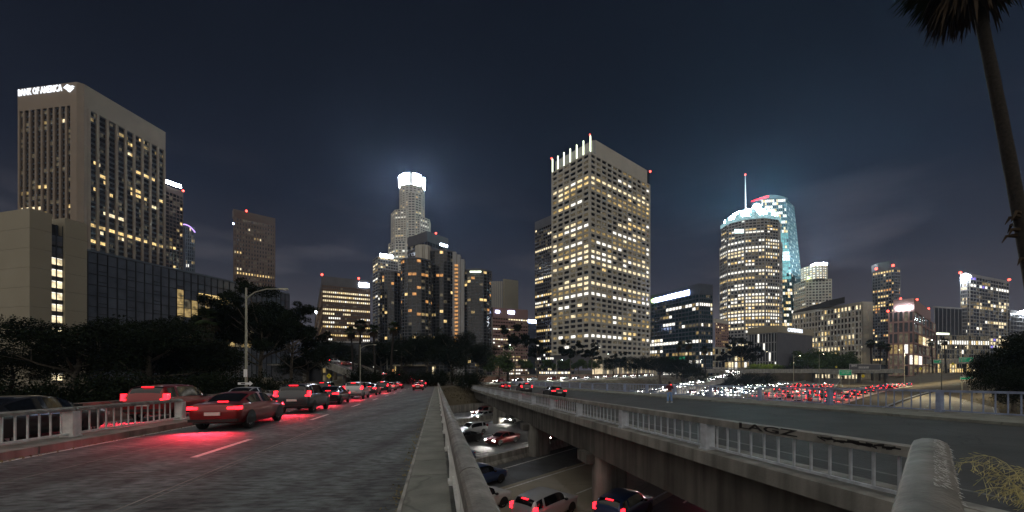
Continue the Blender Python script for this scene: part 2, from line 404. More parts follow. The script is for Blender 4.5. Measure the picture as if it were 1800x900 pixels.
# concrete barriers between the carriageways: one thing each, a part for each cast length
def barrier(g, label, s0=-60, s1=420, h=.95):
    root = thing('concrete_barrier', label, 'barrier', FPn(s0, g, FZ))
    me = None; n = 0
    prof = [(-.32, 0), (.32, 0), (.30, .12), (.13, .40), (.10, h), (-.10, h), (-.13, .40), (-.30, .12)]
    ln = 6.0; m_ = MB(); k = len(prof)
    for q in (0.02, ln - .02):
        for a, z in prof: m_.v.append((FX * q + FY * a, FY * q - FX * a, z))
    for j in range(k): m_.f.append((j, (j + 1) % k, k + (j + 1) % k, k + j)); m_.m.append(0)
    m_.f.append(tuple(range(k))[::-1]); m_.f.append(tuple(range(k, 2 * k))); m_.m += [0, 0]
    me = m_.mesh('barrier_segment', 'concrete_pale')
    for i in range(int((s1 - s0) / ln)): obj('barrier_segment', me, root, loc=(FX * i * ln, FY * i * ln, 0))
barrier(-25., 'pale concrete median barrier between the oncoming headlights and the tail lights')
barrier(-47., 'pale concrete barrier beyond the oncoming headlight lanes')

# low banks/abutments: retaining wall at the foot of the city side
mb = MB(); fbox(mb, -200, 600, -63.2, -62.6, -7.3, -5.6)
tag(mb.build('retaining_wall', 'concrete_dark'), 'long dark concrete retaining wall at the foot of the freeway bank', 'wall')

# ---------------------------------------------------------- our bridge
mb = MB(); rbox(mb, -15.2, -.5, -9, 100, -1.3, 0.0)
bridge = mb.build('bridge_road', 'asphalt', kind='structure')
mb = MB(); rbox(mb, -15.6, -15.21, -9, 100, -1.5, -.01); rbox(mb, -.49, .55, -9, 100, -1.5, -.2); rbox(mb, -13.5, -12.3, -9, 100, -2.6, -1.32); rbox(mb, -8.5, -7.3, -9, 100, -2.6, -1.32); rbox(mb, -2., -.8, -9, 100, -2.6, -1.32)
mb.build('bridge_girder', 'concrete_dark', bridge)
mb = MB()
for k in range(-1, 14):
    t0 = 10.9 + (k - 0) * 9.1
    rsheet(mb, -6.0, -5.83, t0, t0 + 3.0, .006)
rsheet(mb, -10.12, -9.99, -9, 100, .006); rsheet(mb, -12.25, -12.13, -9, 21, .006); rsheet(mb, -14.95, -14.83, -9, 100, .006)
mb.build('lane_marking', 'paint_white', bridge, kind='stuff')
mb = MB(); rsheet(mb, -4.66, -4.62, -9, 60, .004); rsheet(mb, -4.50, -4.48, -9, 60, .004); rsheet(mb, -8.02, -7.99, -9, 60, .004)
mb.build('paving_seam', 'concrete', bridge, kind='stuff')
for t in (33.0, 62.0, 90.0):
    mb = MB(); rsheet(mb, -15.15, -.5, t, t + .09, .005); mb.build('expansion_joint', 'black', bridge)
# gutter leaves and gravel along the kerb
rng = random.Random(5)
mb = MB()
for k in range(900):
    t = 2.2 + 40 * rng.random() ** 1.8; d = -.56 - abs(rng.gauss(0, .12)); s_ = rng.uniform(.008, .03); a = rng.random() * 6.3
    p = RP(d, t, .004); z = rng.uniform(.006, .03)
    mb.quad(p + Vector((math.cos(a)*s_, math.sin(a)*s_, .002)), p + Vector((-math.sin(a)*s_, math.cos(a)*s_, z)), p + Vector((-math.cos(a)*s_, -math.sin(a)*s_, z)), p + Vector((math.sin(a)*s_, -math.cos(a)*s_, .002)))
for k in range(700):
    t = 8 + 45 * rng.random(); d = -10.05 + .0 + abs(rng.gauss(0, .1)); s_ = rng.uniform(.012, .04); a = rng.random() * 6.3
    p = RP(d - .12, t, .004); z = rng.uniform(.006, .04)
    mb.quad(p + Vector((math.cos(a)*s_, math.sin(a)*s_, .002)), p + Vector((-math.sin(a)*s_, math.cos(a)*s_, z)), p + Vector((-math.cos(a)*s_, -math.sin(a)*s_, z)), p + Vector((math.sin(a)*s_, -math.cos(a)*s_, .002)))
mb.build('gutter_litter', 'dry_grass', bridge, kind='stuff')

# walkway along our rail: cast slabs with joints, pale worn kerb edge
walk = MB(); rbox(walk, -.50, .18, -9, 100, -.19, .175)
walk = walk.build('walkway', 'concrete_walk', kind='structure')
t = -8.9; rng = random.Random(3)
while t < 99:
    ln = rng.uniform(1.15, 1.3) * (1 if t < 40 else 3)
    mb = MB(); zt = .20 + rng.uniform(-.004, .004); rbox(mb, -.455, .185, t, t + ln - .022, .10, zt); mb.build('slab', 'concrete_walk', walk)
    t += ln
mb = MB(); rbox(mb, -.512, -.462, -9, 100, .0, .198); mb.build('kerb_edge', 'concrete_pale', walk)
# traffic island with the end of the left railing
isl = MB(); rbox(isl, -11.75, -10.3, -9, 21.5, -.1, .19); isl = isl.build('traffic_island', 'concrete', kind='structure')
for t in np.arange(-9, 21, 3.05):
    mb = MB(); rbox(mb, -10.36, -10.24, t, min(t + 3.0, 21.5), -.05, .2); mb.build('kerb_stone', 'concrete', isl)

# railings: posts, balusters and a rounded cap, each a part
def railing(label, d, z0, h, t0, t1, posts, bar_dt, cap_w, capm, postm, barm, post_w=.22, bar_w=.035, cap_h=.16, cap_round=True, lower=True, tilt=0., step=5.2):
    root = thing('bridge_railing', label, 'railing', RP(d, t0, z0))
    o = RP(d, t0, z0)
    def loc(dd, tt, zz): return RP(d + dd, tt, z0 + zz) - o
    def hx(mb, a0, a1, s0, s1, y0, y1): mb.hexa([loc(a0, s0, y0), loc(a1, s0, y0), loc(a1, s1, y0), loc(a0, s1, y0), loc(a0, s0, y1), loc(a1, s0, y1), loc(a1, s1, y1), loc(a0, s1, y1)])
    # cap lengths between posts
    edges = [t0] + [p for p in posts if t0 < p < t1] + [t1]
    for a, b in zip(edges, edges[1:]):
        mb = MB()
        if cap_round:
            n = 9; k0 = len(mb.v)
            for q in (a + .012, b - .012):
                for j in range(n):
                    an = math.pi * j / (n - 1)
                    mb.v.append(tuple(loc(math.cos(an) * cap_w / 2, q, h - cap_h + (.45 + .55 * math.sin(an)) * cap_h if j not in (0, n - 1) else h - cap_h)))
            for j in range(n - 1): mb.f.append((j, j + 1, n + j + 1, n + j)); mb.m.append(0)
            mb.f.append((n - 1, 0, n, 2 * n - 1)); mb.f.append(tuple(range(n))[::-1]); mb.f.append(tuple(range(n, 2 * n))); mb.m += [0] * 3
        else: hx(mb, -cap_w / 2, cap_w / 2, a + .01, b - .01, h - cap_h, h)
        o_ = mb.build('cap', capm, root, smooth=False)
        if lower:
            mb = MB(); hx(mb, -.05, .05, a + post_w / 2, b - post_w / 2, .06, .12); mb.build('bottom_rail', barm, root)
    mbp = MB(); hx(mbp, -post_w * .55, post_w * .55, t0 - post_w / 2, t0 + post_w / 2, 0, h - cap_h - .003)
    hx(mbp, -post_w * .7, post_w * .7, t0 - post_w * .6, t0 + post_w * .6, -.03, .05)
    pm = mbp.mesh('post', postm)
    for p in posts:
        if t0 - .1 <= p <= t1 + .1: obj('post', pm, root, loc=loc(0, p, 0))
    mbb = MB(); hx(mbb, -bar_w / 2, bar_w / 2, t0 - bar_w / 2, t0 + bar_w / 2, .12 if lower else 0, h - cap_h - .002)
    bm_ = mbb.mesh('baluster', barm)
    n = 0; rest = []
    tt = t0
    allp = sorted(set([t0, t1] + list(posts)))
    for a, b in zip(allp, allp[1:]):
        if b - a < .5: continue
        k = max(1, round((b - a - post_w) / bar_dt) - 1)
        for i in range(1, k + 1):
            q = a + (b - a) * i / (k + 1)
            if q < t0 or q > t1: continue
            rest.append(q)
    rest.sort(key=lambda q: abs(q - 6))
    for q in rest[:290]: obj('baluster', bm_, root, loc=loc(0, q, 0))
    if len(rest) > 290:
        mb = MB()
        for q in rest[290:]: hx(mb, -bar_w / 2, bar_w / 2, q - bar_w / 2, q + bar_w / 2, .12, h - cap_h - .002)
        mb.build('far_balusters', barm, root, kind='stuff')
    return root
our_rail = railing('worn round concrete rail cap on white posts beside the narrow walkway', .29, .19, .94, -1.2, 98, list(np.arange(3.4, 98, 3.1)), .16, .21, 'rail_cap', 'rail_white', 'rail_white', post_w=.16, bar_w=.03, cap_h=.15)
left_rail = railing('short white-barred railing on the traffic island with a graffitied cap', -11.15, .19, .92, -6, 19.6, [-1.2, 4.0, 9.2, 14.4, 19.6], .30, .27, 'rail_cap', 'rail_white', 'rail_white', post_w=.26, bar_w=.036, cap_h=.13)
# outer parapet on the left
par = thing('parapet_wall', 'low grey concrete parapet along the far left edge of the road', 'wall', RP(-15.5, 0))
for t in np.arange(-9, 100, 6.1):
    mb = MB(); o_ = RP(-15.5, 0)
    pr = [(-.18, -.3), (.24, -.3), (.22, .2), (.10, .45), (.09, .95), (-.14, .95)]; n = len(pr)
    for q in (t + .012, min(t + 6.1, 100) - .012):
        for a, z in pr: mb.v.append(tuple(RP(-15.4 + a, q, z) - o_))
    for j in range(n): mb.f.append((j, (j + 1) % n, n + (j + 1) % n, n + j)); mb.m.append(0)
    mb.f.append(tuple(range(n))[::-1]); mb.f.append(tuple(range(n, 2 * n))); mb.m += [0, 0]
    mb.build('wall_panel', 'concrete', par)

# ---------------------------------------------------------- the right-hand viaduct
ZN, ZF = -.49, .21          # near and far edges of its tilted deck
def vz(d): return ZN + (ZF - ZN) * (d - 9.) / 15.
via = MB()
def tilted(mb, d0, d1, t0, t1, zo0, zo1, m=0):
    mb.hexa([RP(d0, t0, vz(d0) + zo0), RP(d1, t0, vz(d1) + zo0), RP(d1, t1, vz(d1) + zo0), RP(d0, t1, vz(d0) + zo0),
             RP(d0, t0, vz(d0) + zo1), RP(d1, t0, vz(d1) + zo1), RP(d1, t1, vz(d1) + zo1), RP(d0, t1, vz(d0) + zo1)], m)
tilted(via, 9.4, 23.6, -26, 125, -.35, -.12)
viaduct = via.build('viaduct_road', 'asphalt_dark', kind='structure')
mb = MB(); tilted(mb, 8.62, 9.41, -26, 125, -.42, -.001); tilted(mb, 9.41, 9.75, -26, 125, -.119, .02); mb.build('deck_edge', 'concrete', viaduct)
mb = MB(); tilted(mb, 22.0, 24.4, -26, 125, -.42, .0); mb.build('far_walkway', 'concrete_walk', viaduct)
for d0, d1, nm in ((9.45, 10.4, 'girder'), (13.6, 14.6, 'girder'), (18, 19, 'girder'), (22.6, 23.6, 'girder')):
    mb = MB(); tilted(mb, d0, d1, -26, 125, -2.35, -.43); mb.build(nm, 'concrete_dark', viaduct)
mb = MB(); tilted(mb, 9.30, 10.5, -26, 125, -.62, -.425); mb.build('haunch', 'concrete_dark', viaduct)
mb = MB()
mb.quad(RP(11.0, -26, vz(11.) - .112), RP(11.12, -26, vz(11.12) - .112), RP(11.12, 125, vz(11.12) - .112), RP(11.0, 125, vz(11.) - .112))
mb.build('lane_marking', 'paint_worn', viaduct, kind='stuff')
mb = MB(); mb.quad(RP(9.8, 2.2, vz(9.8) - .11), RP(21.9, 7.2, vz(21.9) - .11), RP(21.9, 7.36, vz(21.9) - .11), RP(9.8, 2.36, vz(9.8) - .11)); mb.build('expansion_joint', 'black', viaduct)
vr_near = railing('pale-barred viaduct railing with black graffiti on its concrete cap', 9.0, ZN, 1.06, 5.4, 125, list(np.arange(5.6, 125, 6.0)), .44, .34, 'concrete', 'rail_grey', 'rail_grey', post_w=.3, bar_w=.045, cap_h=.2, cap_round=False)
vr_far = railing('blue-grey metal railing along the far side of the viaduct', 24.0, ZF, 1.07, -20, 125, list(np.arange(-17.6, 125, 5.35)), .38, .14, 'rail_blue', 'rail_blue', 'rail_blue', post_w=.2, bar_w=.04, cap_h=.1, cap_round=False)
def pier(d, t, label, w_=3.0, dep=1.35):
    top = vz(d) + SLOPE * t - 2.3; p = RP(d, t); p.z = FZ - .2
    mb = MB(); n = 28; pts = []
    for k in range(n):
        a = 2 * math.pi * k / n; cx, sy = math.cos(a), math.sin(a)
        # long axis along the freeway: flat sides with round ends
        lx = (w_ / 2 - dep / 2) * (1 if cx > 0 else -1) + dep / 2 * cx; ly = dep / 2 * sy
        pts.append((lx * FX + ly * FY, lx * FY - ly * FX))
    pts = pts[::-1]
    zt = top - p.z
    mb.prism(pts, 0, zt)
    o = tag(mb.build('bridge_pier', 'concrete_pale', smooth=False), label, 'bridge pier'); o.location = p
    return o
def pier_thing(d, t, label, w_=3.0):
    root = thing('bridge_pier', label, 'bridge pier', tuple(RP(d, t)[:2]) + (FZ - .3,))
    o = pier(d, t, label, w_); del o['label']; del o['category']; o.name = 'shaft'; o.parent = root; o.location = (0, 0, .1)
    top = vz(d) + SLOPE * t - 2.36 - (FZ - .3)
    mb = MB(); zz = top
    pd = Vector((DY, -DX)); pt = Vector((DX, DY))
    def P(a, b, z): v = pd * a + pt * b; return (v.x, v.y, z)
    mb.hexa([P(-1.9, -.8, zz - .55), P(4.2, -.8, zz - .55), P(4.2, .8, zz - .55), P(-1.9, .8, zz - .55), P(-1.9, -.8, zz + .04), P(4.2, -.8, zz + .04), P(4.2, .8, zz + .04), P(-1.9, .8, zz + .04)])
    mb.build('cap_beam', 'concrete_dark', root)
    return root
pier_thing(10.9, 23.2, 'broad round-ended pier between red tail lights and the near barrier', 3.2)
pier_thing(10.6, 39.5, 'pale pier standing on the median barrier line in the headlights', 3.0)
pier_thing(10.4, 64.0, 'graffitied pier at the foot of the city-side bank', 3.0)
for t, lb in ((23.2, 'rear viaduct pier behind the broad round-ended pier'), (39.5, 'rear viaduct pier behind the pale median pier'), (64.0, 'rear viaduct pier behind the graffitied pier')): pier_thing(19.8, t + 6, lb, 3.0)


# the end of our own railing at the gore, seen end on, and its soil
gore = MB()
gore.prism([tuple(RP(.6, -8)[:2]), tuple(RP(8.6, -8)[:2]), tuple(RP(8.55, 3.4)[:2]), tuple(RP(5.6, 1.6)[:2]), tuple(RP(1.0, -1.5)[:2])], -7.3, -.62)
gore.build('gore_soil', 'dirt', kind='structure')
er = thing('end_railing', 'thick peeling rail cap end beside dry grass', 'railing', (4.0, 3.7, .0))
dv = Vector((2.1, 1.93)).normalized(); nv = Vector((dv.y, -dv.x))
prof = [(-.125, -.12), (-.13, .03), (-.108, .085), (-.05, .115), (.0, .12), (.05, .115), (.108, .085), (.13, .03), (.125, -.12)]
mb = MB(); n = len(prof)
st = [(0.0, 1.0), (-.03, .97)]
for q, sc in ((.04, .80), (.015, .93), (-.03, 1.), (-1.1, 1.), (-2.2, 1.), (-3.4, 1.)):
    for a, z in prof: mb.v.append((dv.x * q + nv.x * a * sc, dv.y * q + nv.y * a * sc, 1.13 + z * sc))
for k in range(5):
    for j in range(n - 1): mb.f.append((k*n + j, k*n + j + 1, (k+1)*n + j + 1, (k+1)*n + j)); mb.m.append(0)
    mb.f.append((k*n + n - 1, k*n, (k+1)*n, (k+1)*n + n - 1)); mb.m.append(0)
mb.f.append(tuple(range(n))[::-1]); mb.m.append(0)
mb.build('cap', 'rail_cap', er, smooth=True)
rng = random.Random(11); mb = MB()          # curls of peeling pale paint on the right flank
for k in range(420):
    q = -rng.random() * 2.2 - .05; j = rng.uniform(.05, .95); a = .012 + .118 * j; z = .120 - .09 * j ** 2.4 + .004
    L_ = rng.uniform(.008, .03); hgt = rng.uniform(.003, .011)
    p = Vector((dv.x*q + nv.x*a, dv.y*q + nv.y*a, 1.13 + z)); t_ = Vector((dv.x*.35 + nv.x, dv.y*.35 + nv.y, -.55)).normalized() * L_; u_ = Vector((dv.x, dv.y, 0)) * hgt
    mb.quad(p - u_, p + u_, p + u_ * .4 + t_, p - u_ * .4 + t_)
mb.build('peeling_paint', 'rail_white', er, kind='stuff')
for q in (-.35, -2.3):
    mb = MB(); P = lambda a, b, z: (dv.x*(q+b) + nv.x*a, dv.y*(q+b) + nv.y*a, z)
    mb.hexa([P(-.11, -.11, -.62), P(.11, -.11, -.62), P(.11, .11, -.62), P(-.11, .11, -.62), P(-.11, -.11, 1.03), P(.11, -.11, 1.03), P(.11, .11, 1.03), P(-.11, .11, 1.03)])
    mb.build('post', 'concrete', er)
for i in range(8):
    q = -.6 - i * .2; mb = MB(); P = lambda a, b, z: (dv.x*(q+b) + nv.x*a, dv.y*(q+b) + nv.y*a, z)
    mb.hexa([P(-.018, -.018, -.3), P(.018, -.018, -.3), P(.018, .018, -.3), P(-.018, .018, -.3), P(-.018, -.018, 1.03), P(.018, -.018, 1.03), P(.018, .018, 1.03), P(-.018, .018, 1.03)])
    mb.build('baluster', 'rail_white', er)

# ---------------------------------------------------------- street on the city side, ramps and overpasses
st1 = [(-6, 126), (20, 160), (48, 200), (80, 243), (112, 286)]
street, sL, sR = road_strip('city_street', st1, 13., [-2.44] * 5, 'asphalt_far')
edge_line('lane_line', sL, -6.5, -2.43, 'paint_yellow', street)
wl = [Vector(p) + Vector((-7.6, 5.2)) for p in st1]
pw = thing('planter_wall', 'low brown planter wall along the street below the white tower', 'wall', (wl[0].x, wl[0].y, -2.5))
for k in range(4):
    for i in range(6):
        a = wl[k].lerp(wl[k + 1], i / 6.); b = wl[k].lerp(wl[k + 1], (i + 1) / 6.); dd = (b - a).normalized(); nn = Vector((-dd.y, dd.x)) * .3
        a = a + dd * .03; b = b - dd * .03; o_ = wl[0]
        mb = MB(); mb.hexa([(q.x - o_.x, q.y - o_.y, z) for z in (0, 2.0) for q in (a, b, b + nn, a + nn)]); mb.build('wall_panel', 'brown_wall', pw)
# the road beyond the bridge: level, bending left under the trees
e0 = RP(-7.9, 100); e1 = RP(-7.9, 118)
st2 = [tuple(RP(-7.9, 99.5)[:2]), tuple(RP(-8.4, 118)[:2]), tuple(RP(-11, 138)[:2]), tuple(RP(-17, 160)[:2]), tuple(RP(-28, 182)[:2]), tuple(RP(-44, 205)[:2])]
road_strip('far_road', st2, 14.5, [-2.49, -2.46, -2.2, -1.6, -.6, .4], 'asphalt_far')
def elevated(name, label, pts, zs, wid, thick=1.1, barrier_h=.9, mroad='asphalt_far', medge='concrete', npier=5, base=-7.4):
    c0 = Vector((pts[0][0], pts[0][1])); root = thing(name, label, 'bridge', (c0.x, c0.y, 0))
    loc = [(p[0] - c0.x, p[1] - c0.y) for p in pts]
    rd, L, Rr = road_strip('deck', loc, wid, zs, mroad, kind=None, thick=thick, parent=root)
    for E, sg in ((L, 1), (Rr, -1)):
        mb = MB()
        for k in range(len(E) - 1):
            a, b = E[k], E[k + 1]; t_ = (b - a).normalized(); n_ = Vector((-t_.y, t_.x)) * sg * .35
            mb.hexa([(a.x, a.y, zs[k] - thick - .12), (b.x, b.y, zs[k+1] - thick - .12), (b.x + n_.x, b.y + n_.y, zs[k+1] - thick - .12), (a.x + n_.x, a.y + n_.y, zs[k] - thick - .12),
                     (a.x, a.y, zs[k] + barrier_h), (b.x, b.y, zs[k+1] + barrier_h), (b.x + n_.x, b.y + n_.y, zs[k+1] + barrier_h), (a.x + n_.x, a.y + n_.y, zs[k] + barrier_h)])
        mb.build('parapet', medge, root)
    for i in range(npier):
        f = (i + .5) / npier * (len(pts) - 1); k = int(f); fr = f - k
        x = loc[k][0] + (loc[k+1][0] - loc[k][0]) * fr; y = loc[k][1] + (loc[k+1][1] - loc[k][1]) * fr; z = zs[k] + (zs[k+1] - zs[k]) * fr - thick
        if z - base < 1: continue
        mb = MB(); mb.prism([(x + 1.1 * math.cos(a), y + 1.1 * math.sin(a)) for a in np.arange(0, 6.28, .524)], base, z - .7)
        t_ = (Vector(loc[k+1]) - Vector(loc[k])).normalized(); n_ = Vector((-t_.y, t_.x)) * wid * .42; u = t_ * .8; c = Vector((x, y))
        mb.hexa([(q.x, q.y, zz) for zz in (z - .72, z + .02) for q in (c - n_ - u, c + n_ - u, c + n_ + u, c - n_ + u)])
        mb.build('pier', 'concrete_dark', root)
    return root, loc, c0
# white-lit curving ramp
def smooth_pts(cp, n=6):
    P = np.array(cp, float); outp = []
    for i in range(len(P) - 1):
        p0, p1, p2, p3 = P[max(i-1, 0)], P[i], P[i+1], P[min(i+2, len(P)-1)]
        for k in range(n):
            t = k / n; outp.append(tuple(.5 * ((2*p1) + (-p0+p2)*t + (2*p0-5*p1+4*p2-p3)*t*t + (-p0+3*p1-3*p2+p3)*t**3)))
    outp.append(tuple(P[-1])); return outp
rp = []
for px, Y, z in ((1085, 112, -6.6), (1150, 138, -6.2), (1215, 172, -4.9), (1263, 205, -3.0), (1288, 238, -1.2), (1284, 272, .2), (1256, 300, 1.0), (1215, 318, 1.3)):
    rp.append((kx(px) * Y, Y, z))
sp = smooth_pts(rp)
ramp_a = elevated('curved_ramp', 'pale concrete ramp curving back on itself in bright headlights', [(p[0], p[1]) for p in sp], [p[2] for p in sp], 8.5, npier=9)
SPA = sp
# left distant ramp with tail lights
rp = [(kx(px) * Y, Y, CZ + (HZ - py) / FPX * Y) for px, py, Y in ((520, 633, 150), (560, 636, 142), (595, 641, 132), (620, 649, 122), (640, 657, 116))]
sp2 = smooth_pts(rp, 4)
elevated('left_ramp', 'raised grey side ramp with tail lights behind the palms', [(p[0], p[1]) for p in sp2], [p[2] for p in sp2], 8., npier=4)
# overpasses over the freeway
ov1 = [ray(px, 651, Y) for px, Y in ((1238, 288), (1330, 284), (1430, 279), (1530, 276), (1575, 275))]
elevated('low_overpass', 'lower brown concrete overpass on round piers behind the first green sign', [(p.x, p.y) for p in ov1], [p.z + .1 for p in ov1], 11., thick=1.9, npier=5)
ov2 = [ray(px, py, Y) for px, py, Y in ((1405, 641, 415), (1500, 637, 405), (1600, 634, 395), (1720, 633, 385), (1850, 632, 375))]
elevated('high_overpass', 'long upper tan overpass spanning behind the guide signs', [(p.x, p.y) for p in ov2], [p.z for p in ov2], 14., thick=3.4, npier=5, medge='concrete_pale')

# ================================================================== BUILDINGS
def pattern(seed, dens, cols, run=.65, full=(), part=.15, forced=None):
    cache = {}
    def f(face, i, j, nb, nf):
        key = (face, j)
        if key not in cache:
            fr = random.Random(seed * 1000 + j * 7); base = fr.random(); fcol = fr.choice(cols)
            d = dens * (.15 if base < .35 else (.6 if base < .65 else (1.6 if base < .88 else 3.2)))
            if j in full: d = .93
            rr = random.Random(seed * 99991 + j * 131 + face * 17); row = []; on = rr.random() < d
            for k in range(nb):
                if rr.random() > run: on = rr.random() < d
                if on: row.append(fcol if rr.random() < .72 else rr.choice(cols))
                elif rr.random() < part: row.append(1)
                else: row.append(0)
            cache[key] = row
        c = cache[key][i]
        if forced is not None:
            q = forced(face, i, j, nb, nf)
            if q is not None: c = q
        return c
    return f
def inset_poly(pts, d):
    P = [Vector((p[0], p[1])) for p in pts]; n = len(P); out_ = []
    ar = sum(P[k].x * P[(k+1) % n].y - P[(k+1) % n].x * P[k].y for k in range(n)); sg = 1 if ar > 0 else -1
    for k in range(n):
        a, b, c = P[k-1], P[k], P[(k+1) % n]; u = (b - a).normalized(); v = (c - b).normalized()
        n1 = Vector((-u.y, u.x)) * sg; n2 = Vector((-v.y, v.x)) * sg; m = n1 + n2
        out_.append(b + m * (d / max(.2, 1 + n1.dot(n2))))
    return out_
class Bld:
    def __init__(s, name, label, x, y, cat='building', base=None, group=None):
        s.o = Vector((x, y, gz(x, y) - .4 if base is None else base))
        s.root = thing(name, label, cat, s.o, group=group); s.panes = MB(); s.frame = MB(); s.n = 0; s.gl = 'glass_dark'
        s.face = 0
    def grid(s, P00, P10, P11, P01, nb, nf, pw, sh, lit, framem, pout=0., sout=-.06, rec=.5, split=1, singles=False, single_panes=0, pier_parts=False):
        P00, P10, P11, P01 = (Vector(p) - s.o for p in (P00, P10, P11, P01))
        n = (P10 - P00).cross(P01 - P00).normalized()
        W = (P10 - P00).length; H = (P01 - P00).length
        def P(u, v, dpt=0.):
            a = P00.lerp(P10, u); b = P01.lerp(P11, u); return a.lerp(b, v) + n * dpt
        def slab(mb, u0, u1, v0, v1, din, dout):
            mb.hexa([P(u0, v0, din), P(u1, v0, din), P(u1, v1, din), P(u0, v1, din), P(u0, v0, dout), P(u1, v0, dout), P(u1, v1, dout), P(u0, v1, dout)], back=False)
        hu = pw / W / 2; hv = sh / H / 2
        for i in range(nb + 1):
            u0 = max(0, i / nb - hu); u1 = min(1, i / nb + hu)
            if i == 0: u1 = min(1, u0 + 2 * hu)
            if i == nb: u0 = 1 - 2 * hu
            if singles or pier_parts:
                mb = MB(); slab(mb, u0, u1, 0, 1, -rec - .2, pout); mb.build('pier', framem, s.root)
            elif pw > 0: slab(s.frame, u0, u1, 0, 1, -rec - .2, pout)
        for j in range(nf + 1):
            v0 = max(0, j / nf - hv); v1 = min(1, j / nf + hv)
            if sh <= 0: break
            if singles:
                mb = MB(); slab(mb, 0.002, .998, v0, v1, -rec - .2, sout); mb.build('floor_band', framem, s.root)
            else: slab(s.frame, 0.002, .998, v0, v1, -rec - .2, sout)
        for j in range(nf):
            for i in range(nb * split):
                c = lit(s.face, i, j, nb * split, nf)
                u0, u1, v0, v1 = i / (nb * split), (i + 1) / (nb * split), j / nf, (j + 1) / nf
                q = (P(u0, v0, -rec), P(u1, v0, -rec), P(u1, v1, -rec), P(u0, v1, -rec))
                if s.n < single_panes:
                    mb = MB(); mb.quad(*q); mb.build('window', [s.gl if c == 0 else PANES[c]], s.root); s.n += 1
                else: s.panes.quad(*q, c)
        s.face += 1
    def done(s, framem, glassm=None):
        if s.frame.f: s.frame.build('facade_grid', framem, s.root, kind='stuff')
        if s.panes.f: s.panes.build('window_panes', [glassm or s.gl] + PANES[1:], s.root, kind='stuff')
    def core(s, pts, z0, z1, m, name='core', inset=1.2, mtop='roof_dark'):
        q = [(p.x - s.o.x, p.y - s.o.y) for p in inset_poly(pts, inset)]
        mb = MB(); mb.prism(q, z0 - s.o.z, z1 - s.o.z, 0, 1); return mb.build(name, [m, mtop], s.root)
    def solid(s, pts, z0, z1, m, name, mtop=None):
        mb = MB(); mb.prism([(p[0] - s.o.x, p[1] - s.o.y) for p in pts], z0 - s.o.z, z1 - s.o.z, 0, 1); return mb.build(name, [m, mtop or m], s.root)
    def beacon(s, p, m='beacon_red', r=.8, name='beacon'):
        mb = MB(); mb.sphere(Vector(p) - s.o, r, seg=6, rings=4); return mb.build(name, m, s.root)
def faces_cam(a, b):
    n = Vector((b[1] - a[1], -(b[0] - a[0]))); m = (Vector(a[:2]) + Vector(b[:2])) / 2
    return n.dot(-m) > -.1 * n.length * m.length
def corner_pts(xl, xc, xr, Yc, head):
    """plan of a box tower: left edge, near corner and right edge in picture columns"""
    C = Vector((kx(xc) * Yc, Yc)); dr = Vector((math.sin(R(head)), math.cos(R(head)))); dl = Vector((-dr.y, dr.x))
    def wd(d, px):
        k = kx(px); return (k * C.y - C.x) / (d.x - k * d.y)
    wl, wr = wd(dl, xl), wd(dr, xr)
    return C + dl * wl, C, C + dr * wr, C + dl * wl + dr * wr, wl, wr
def ztop(y, Y): return CZ + (HZ - y) / FPX * Y
def tower(name, label, xl, xc, xr, yt, Yc, head, nbl, nbr, nf, pw, sh, lit, framem, glassm='glass_dark', cap=0., base=None, capm=None, corew='dark_metal', cat='building', **kw):
    L, C, Rr, Bk, wl, wr = corner_pts(xl, xc, xr, Yc, head)
    b = Bld(name, label, C.x, C.y, cat, base); b.gl = glassm
    z0 = b.o.z; z1 = ztop(yt, Yc); zc = z1 - cap
    def f3(p, z): return (p.x, p.y, z)
    if nbl: b.grid(f3(L, z0), f3(C, z0), f3(C, zc), f3(L, zc), nbl, nf, pw, sh, lit, framem, **kw)
    if nbr: b.grid(f3(C, z0), f3(Rr, z0), f3(Rr, zc), f3(C, zc), nbr, nf, pw, sh, lit, framem, **kw)
    b.core([L, C, Rr, Bk], z0, zc - .1, corew)
    if cap: b.solid([L, C, Rr, Bk], zc, z1, capm or framem, 'top_band', 'roof_dark')
    b.pts = (L, C, Rr, Bk); b.z1 = z1; b.zc = zc
    b.done(framem, glassm)
    return b
def poly_tower(b, pts, z0, z1, bay, nf, pw, sh, lit, framem, pts_top=None, corem='dark_metal', core=True, nbf=None, **kw):
    n = len(pts); pt = pts_top or pts
    for k in range(n):
        a, c = pts[k], pts[(k + 1) % n]; a2, c2 = pt[k], pt[(k + 1) % n]
        if not faces_cam(a, c): continue
        ln = (Vector(c) - Vector(a)).length; nb = max(1, round(ln / bay))
        b.grid((a[0], a[1], z0), (c[0], c[1], z0), (c2[0], c2[1], z1), (a2[0], a2[1], z1), nb, nf, pw, sh, lit, framem, **kw)
    if core:
        cc = sum((Vector(p) for p in pts), Vector((0, 0))) / n; q0, q1 = [], []
        for v, v2 in zip(inset_poly(pts, 1.), inset_poly(pt, 1.)):
            q0.append((v.x - b.o.x, v.y - b.o.y, z0 - b.o.z)); q1.append((v2.x - b.o.x, v2.y - b.o.y, z1 - b.o.z))
        mb = MB(); mb.v = q0 + q1
        for k in range(n): mb.f.append((k, (k+1) % n, n + (k+1) % n, n + k)); mb.m.append(0)
        mb.f.append(tuple(range(n, 2*n))); mb.m.append(0); mb.build('core', corem, b.root)
def ngon(cx, cy, r, n, ph=0., sx=1., sy=1., rot=0.):
    out_ = []
    for k in range(n):
        a = ph + 2 * math.pi * k / n; x, y = r * math.cos(a) * sx, r * math.sin(a) * sy
        out_.append((cx + x * math.cos(rot) - y * math.sin(rot), cy + x * math.sin(rot) + y * math.cos(rot)))
    return out_
